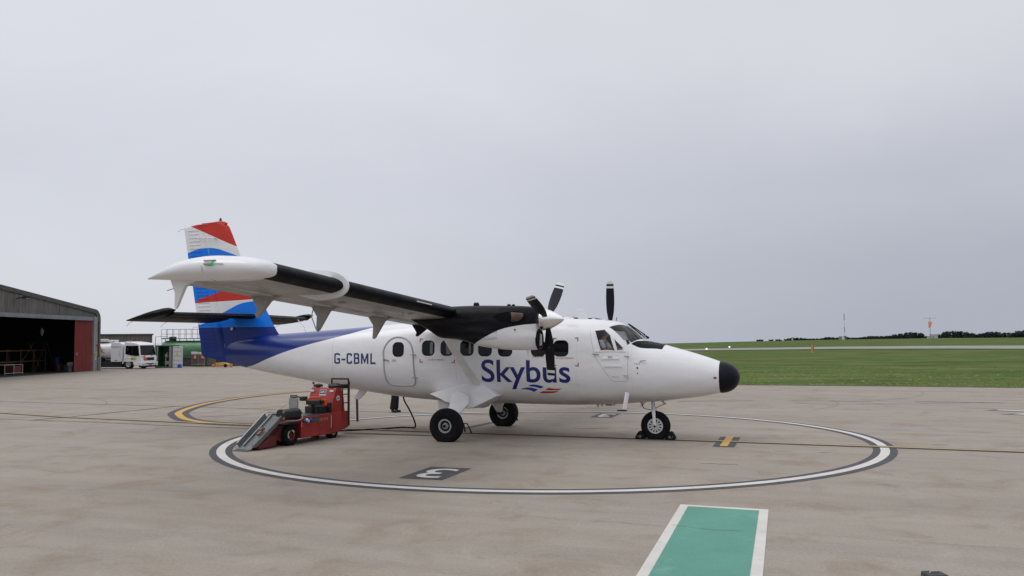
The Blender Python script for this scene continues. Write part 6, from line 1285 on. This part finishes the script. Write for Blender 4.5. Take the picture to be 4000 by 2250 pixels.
# hedge and trees on the crest, each its own tree
M_leaf = mat('hedge_leaf', (.030, .042, .034), .9, cfn=lambda nt, oc: ramp(nt, noise(nt, oc, .9, 4, .7), [(.35, (.026, .034, .034)), (.55, (.038, .048, .043)), (.7, (.052, .064, .052))])); M_bark = mat('bark', (.05, .045, .04), .9)
protos = []
for v in range(6):
    rnd = random.Random(40 + v); b = MB(); cl = [(rnd.uniform(-.75, .75), rnd.uniform(-.5, .5), rnd.uniform(.42, .80) + .0) for _ in range(9)]
    for _ in range(900):
        c = rnd.choice(cl); r = .32 * (1 - .0); d = Vector((rnd.gauss(0, 1), rnd.gauss(0, 1), rnd.gauss(0, 1))).normalized() * rnd.uniform(.35, 1) * r
        p = Vector(c) + Vector((d.x, d.y, d.z * .75)); p.z = max(p.z, .06 + rnd.random() * .2)
        q = Matrix.Rotation(rnd.uniform(0, 6.3), 3, 'Z') @ Matrix.Rotation(rnd.uniform(0, 3.1), 3, 'X'); s = rnd.uniform(.035, .085)
        b.add([p + q @ Vector(k) * s for k in ((-1, -.6, 0), (1, -.5, .2), (.8, .7, 0), (-.7, .6, -.2))], [(0, 1, 2, 3)])
    for _ in range(300):
        p = Vector((rnd.uniform(-.85, .85), rnd.uniform(-.4, .4), rnd.uniform(0.0, .45))); q = Matrix.Rotation(rnd.uniform(0, 6.3), 3, 'Z') @ Matrix.Rotation(rnd.uniform(.6, 2.2), 3, 'X'); s = rnd.uniform(.05, .12)
        b.add([p + q @ Vector(k) * s for k in ((-1, -.6, 0), (1, -.5, .2), (.8, .7, 0), (-.7, .6, -.2))], [(0, 1, 2, 3)])
    me = bpy.data.meshes.new('crown'); me.from_pydata([tuple(x) for x in b.v], [], b.f); me.materials.append(M_leaf)
    b = MB(); b.tube([(0, 0, -.1), (.02, 0, .3), (-.03, .02, .55)], [.05, .035, .02], 6)
    for _ in range(5): b.tube([(0, 0, .3), (rnd.uniform(-.5, .5), rnd.uniform(-.3, .3), rnd.uniform(.5, .7))], [.025, .008], 5)
    tm = bpy.data.meshes.new('trunk'); tm.from_pydata([tuple(x) for x in b.v], [], b.f); tm.materials.append(M_bark); protos.append((me, tm))
TOPS = [(2915, 1334), (2927, 1332), (2990, 1329), (3045, 1327), (3070, 1322), (3090, 1317), (3135, 1318), (3148, 1326), (3168, 1323), (3192, 1325), (3225, 1314), (3270, 1317), (3293, 1313), (3340, 1319), (3394, 1311), (3472, 1310), (3507, 1301), (3528, 1300), (3552, 1294), (3570, 1297), (3591, 1296), (3612, 1306), (3622, 1313), (3640, 1313), (3652, 1312), (3664, 1305), (3698, 1292), (3743, 1290), (3783, 1297), (3822, 1302), (3840, 1297), (3856, 1293), (3901, 1293), (3930, 1299), (3960, 1297), (3985, 1288), (4010, 1283), (4080, 1288), (4200, 1292)]
WH = ['low', 'dark', 'rounded', 'ragged', 'flat-topped', 'bushy']
px = 2918; i = 0; rnd = random.Random(3)
while px < 4140:
    topy = lerp_tab(TOPS, px); d = 596 + rnd.uniform(0, 9); x, y = at_px(px, d); zb = gz(x, y)
    hz = 1328.5 - (px - 2000) * .0064; zt = CAMH + (hz - topy) / 3362.65 * d; h = max(1.3, zt - zb)
    wd = min(9.0, max(3.0, h * rnd.uniform(1.0, 1.5))); cm, tm = protos[i % 6]
    ordn = 'first second third fourth fifth sixth seventh eighth ninth tenth eleventh twelfth thirteenth fourteenth fifteenth sixteenth seventeenth eighteenth nineteenth'.split()
    ordn += [a + ('-' + b_ if b_ else '') for a, z_ in (('twenty', 'twentieth'), ('thirty', 'thirtieth'), ('forty', 'fortieth')) for b_ in [''] + ordn[:9]]
    ordn = [{'twenty': 'twentieth', 'thirty': 'thirtieth', 'forty': 'fortieth'}.get(q, q) for q in ordn]
    zone = 0 if px < 3297 else 1 if px < 3630 else 2; cnt_ = globals().setdefault('ZC', [0, 0, 0]); nth = ordn[cnt_[zone]]; cnt_[zone] += 1
    if px < 3075 and rnd.random() < .42: px += 14; cnt_[zone] -= 1; continue
    t = thing('hedge_tree', 'dark evergreen in the far hedge, %s %s' % (nth, ('tree from the left end of the hedge', 'tree to the right of the radio mast', 'tree to the right of the windsock')[zone]), 'tree', (x, y, zb - .1), rnd.uniform(-.5, .5), 'trees in the hedge along the far skyline')
    t.scale = (wd * .62, wd * .62, h * .98)
    o = bpy.data.objects.new('crown', cm); COL.objects.link(o); o.parent = t; o = bpy.data.objects.new('trunk', tm); COL.objects.link(o); o.parent = t
    px += wd * .62 / d * 3362 * rnd.uniform(.8, 1.15); i += 1
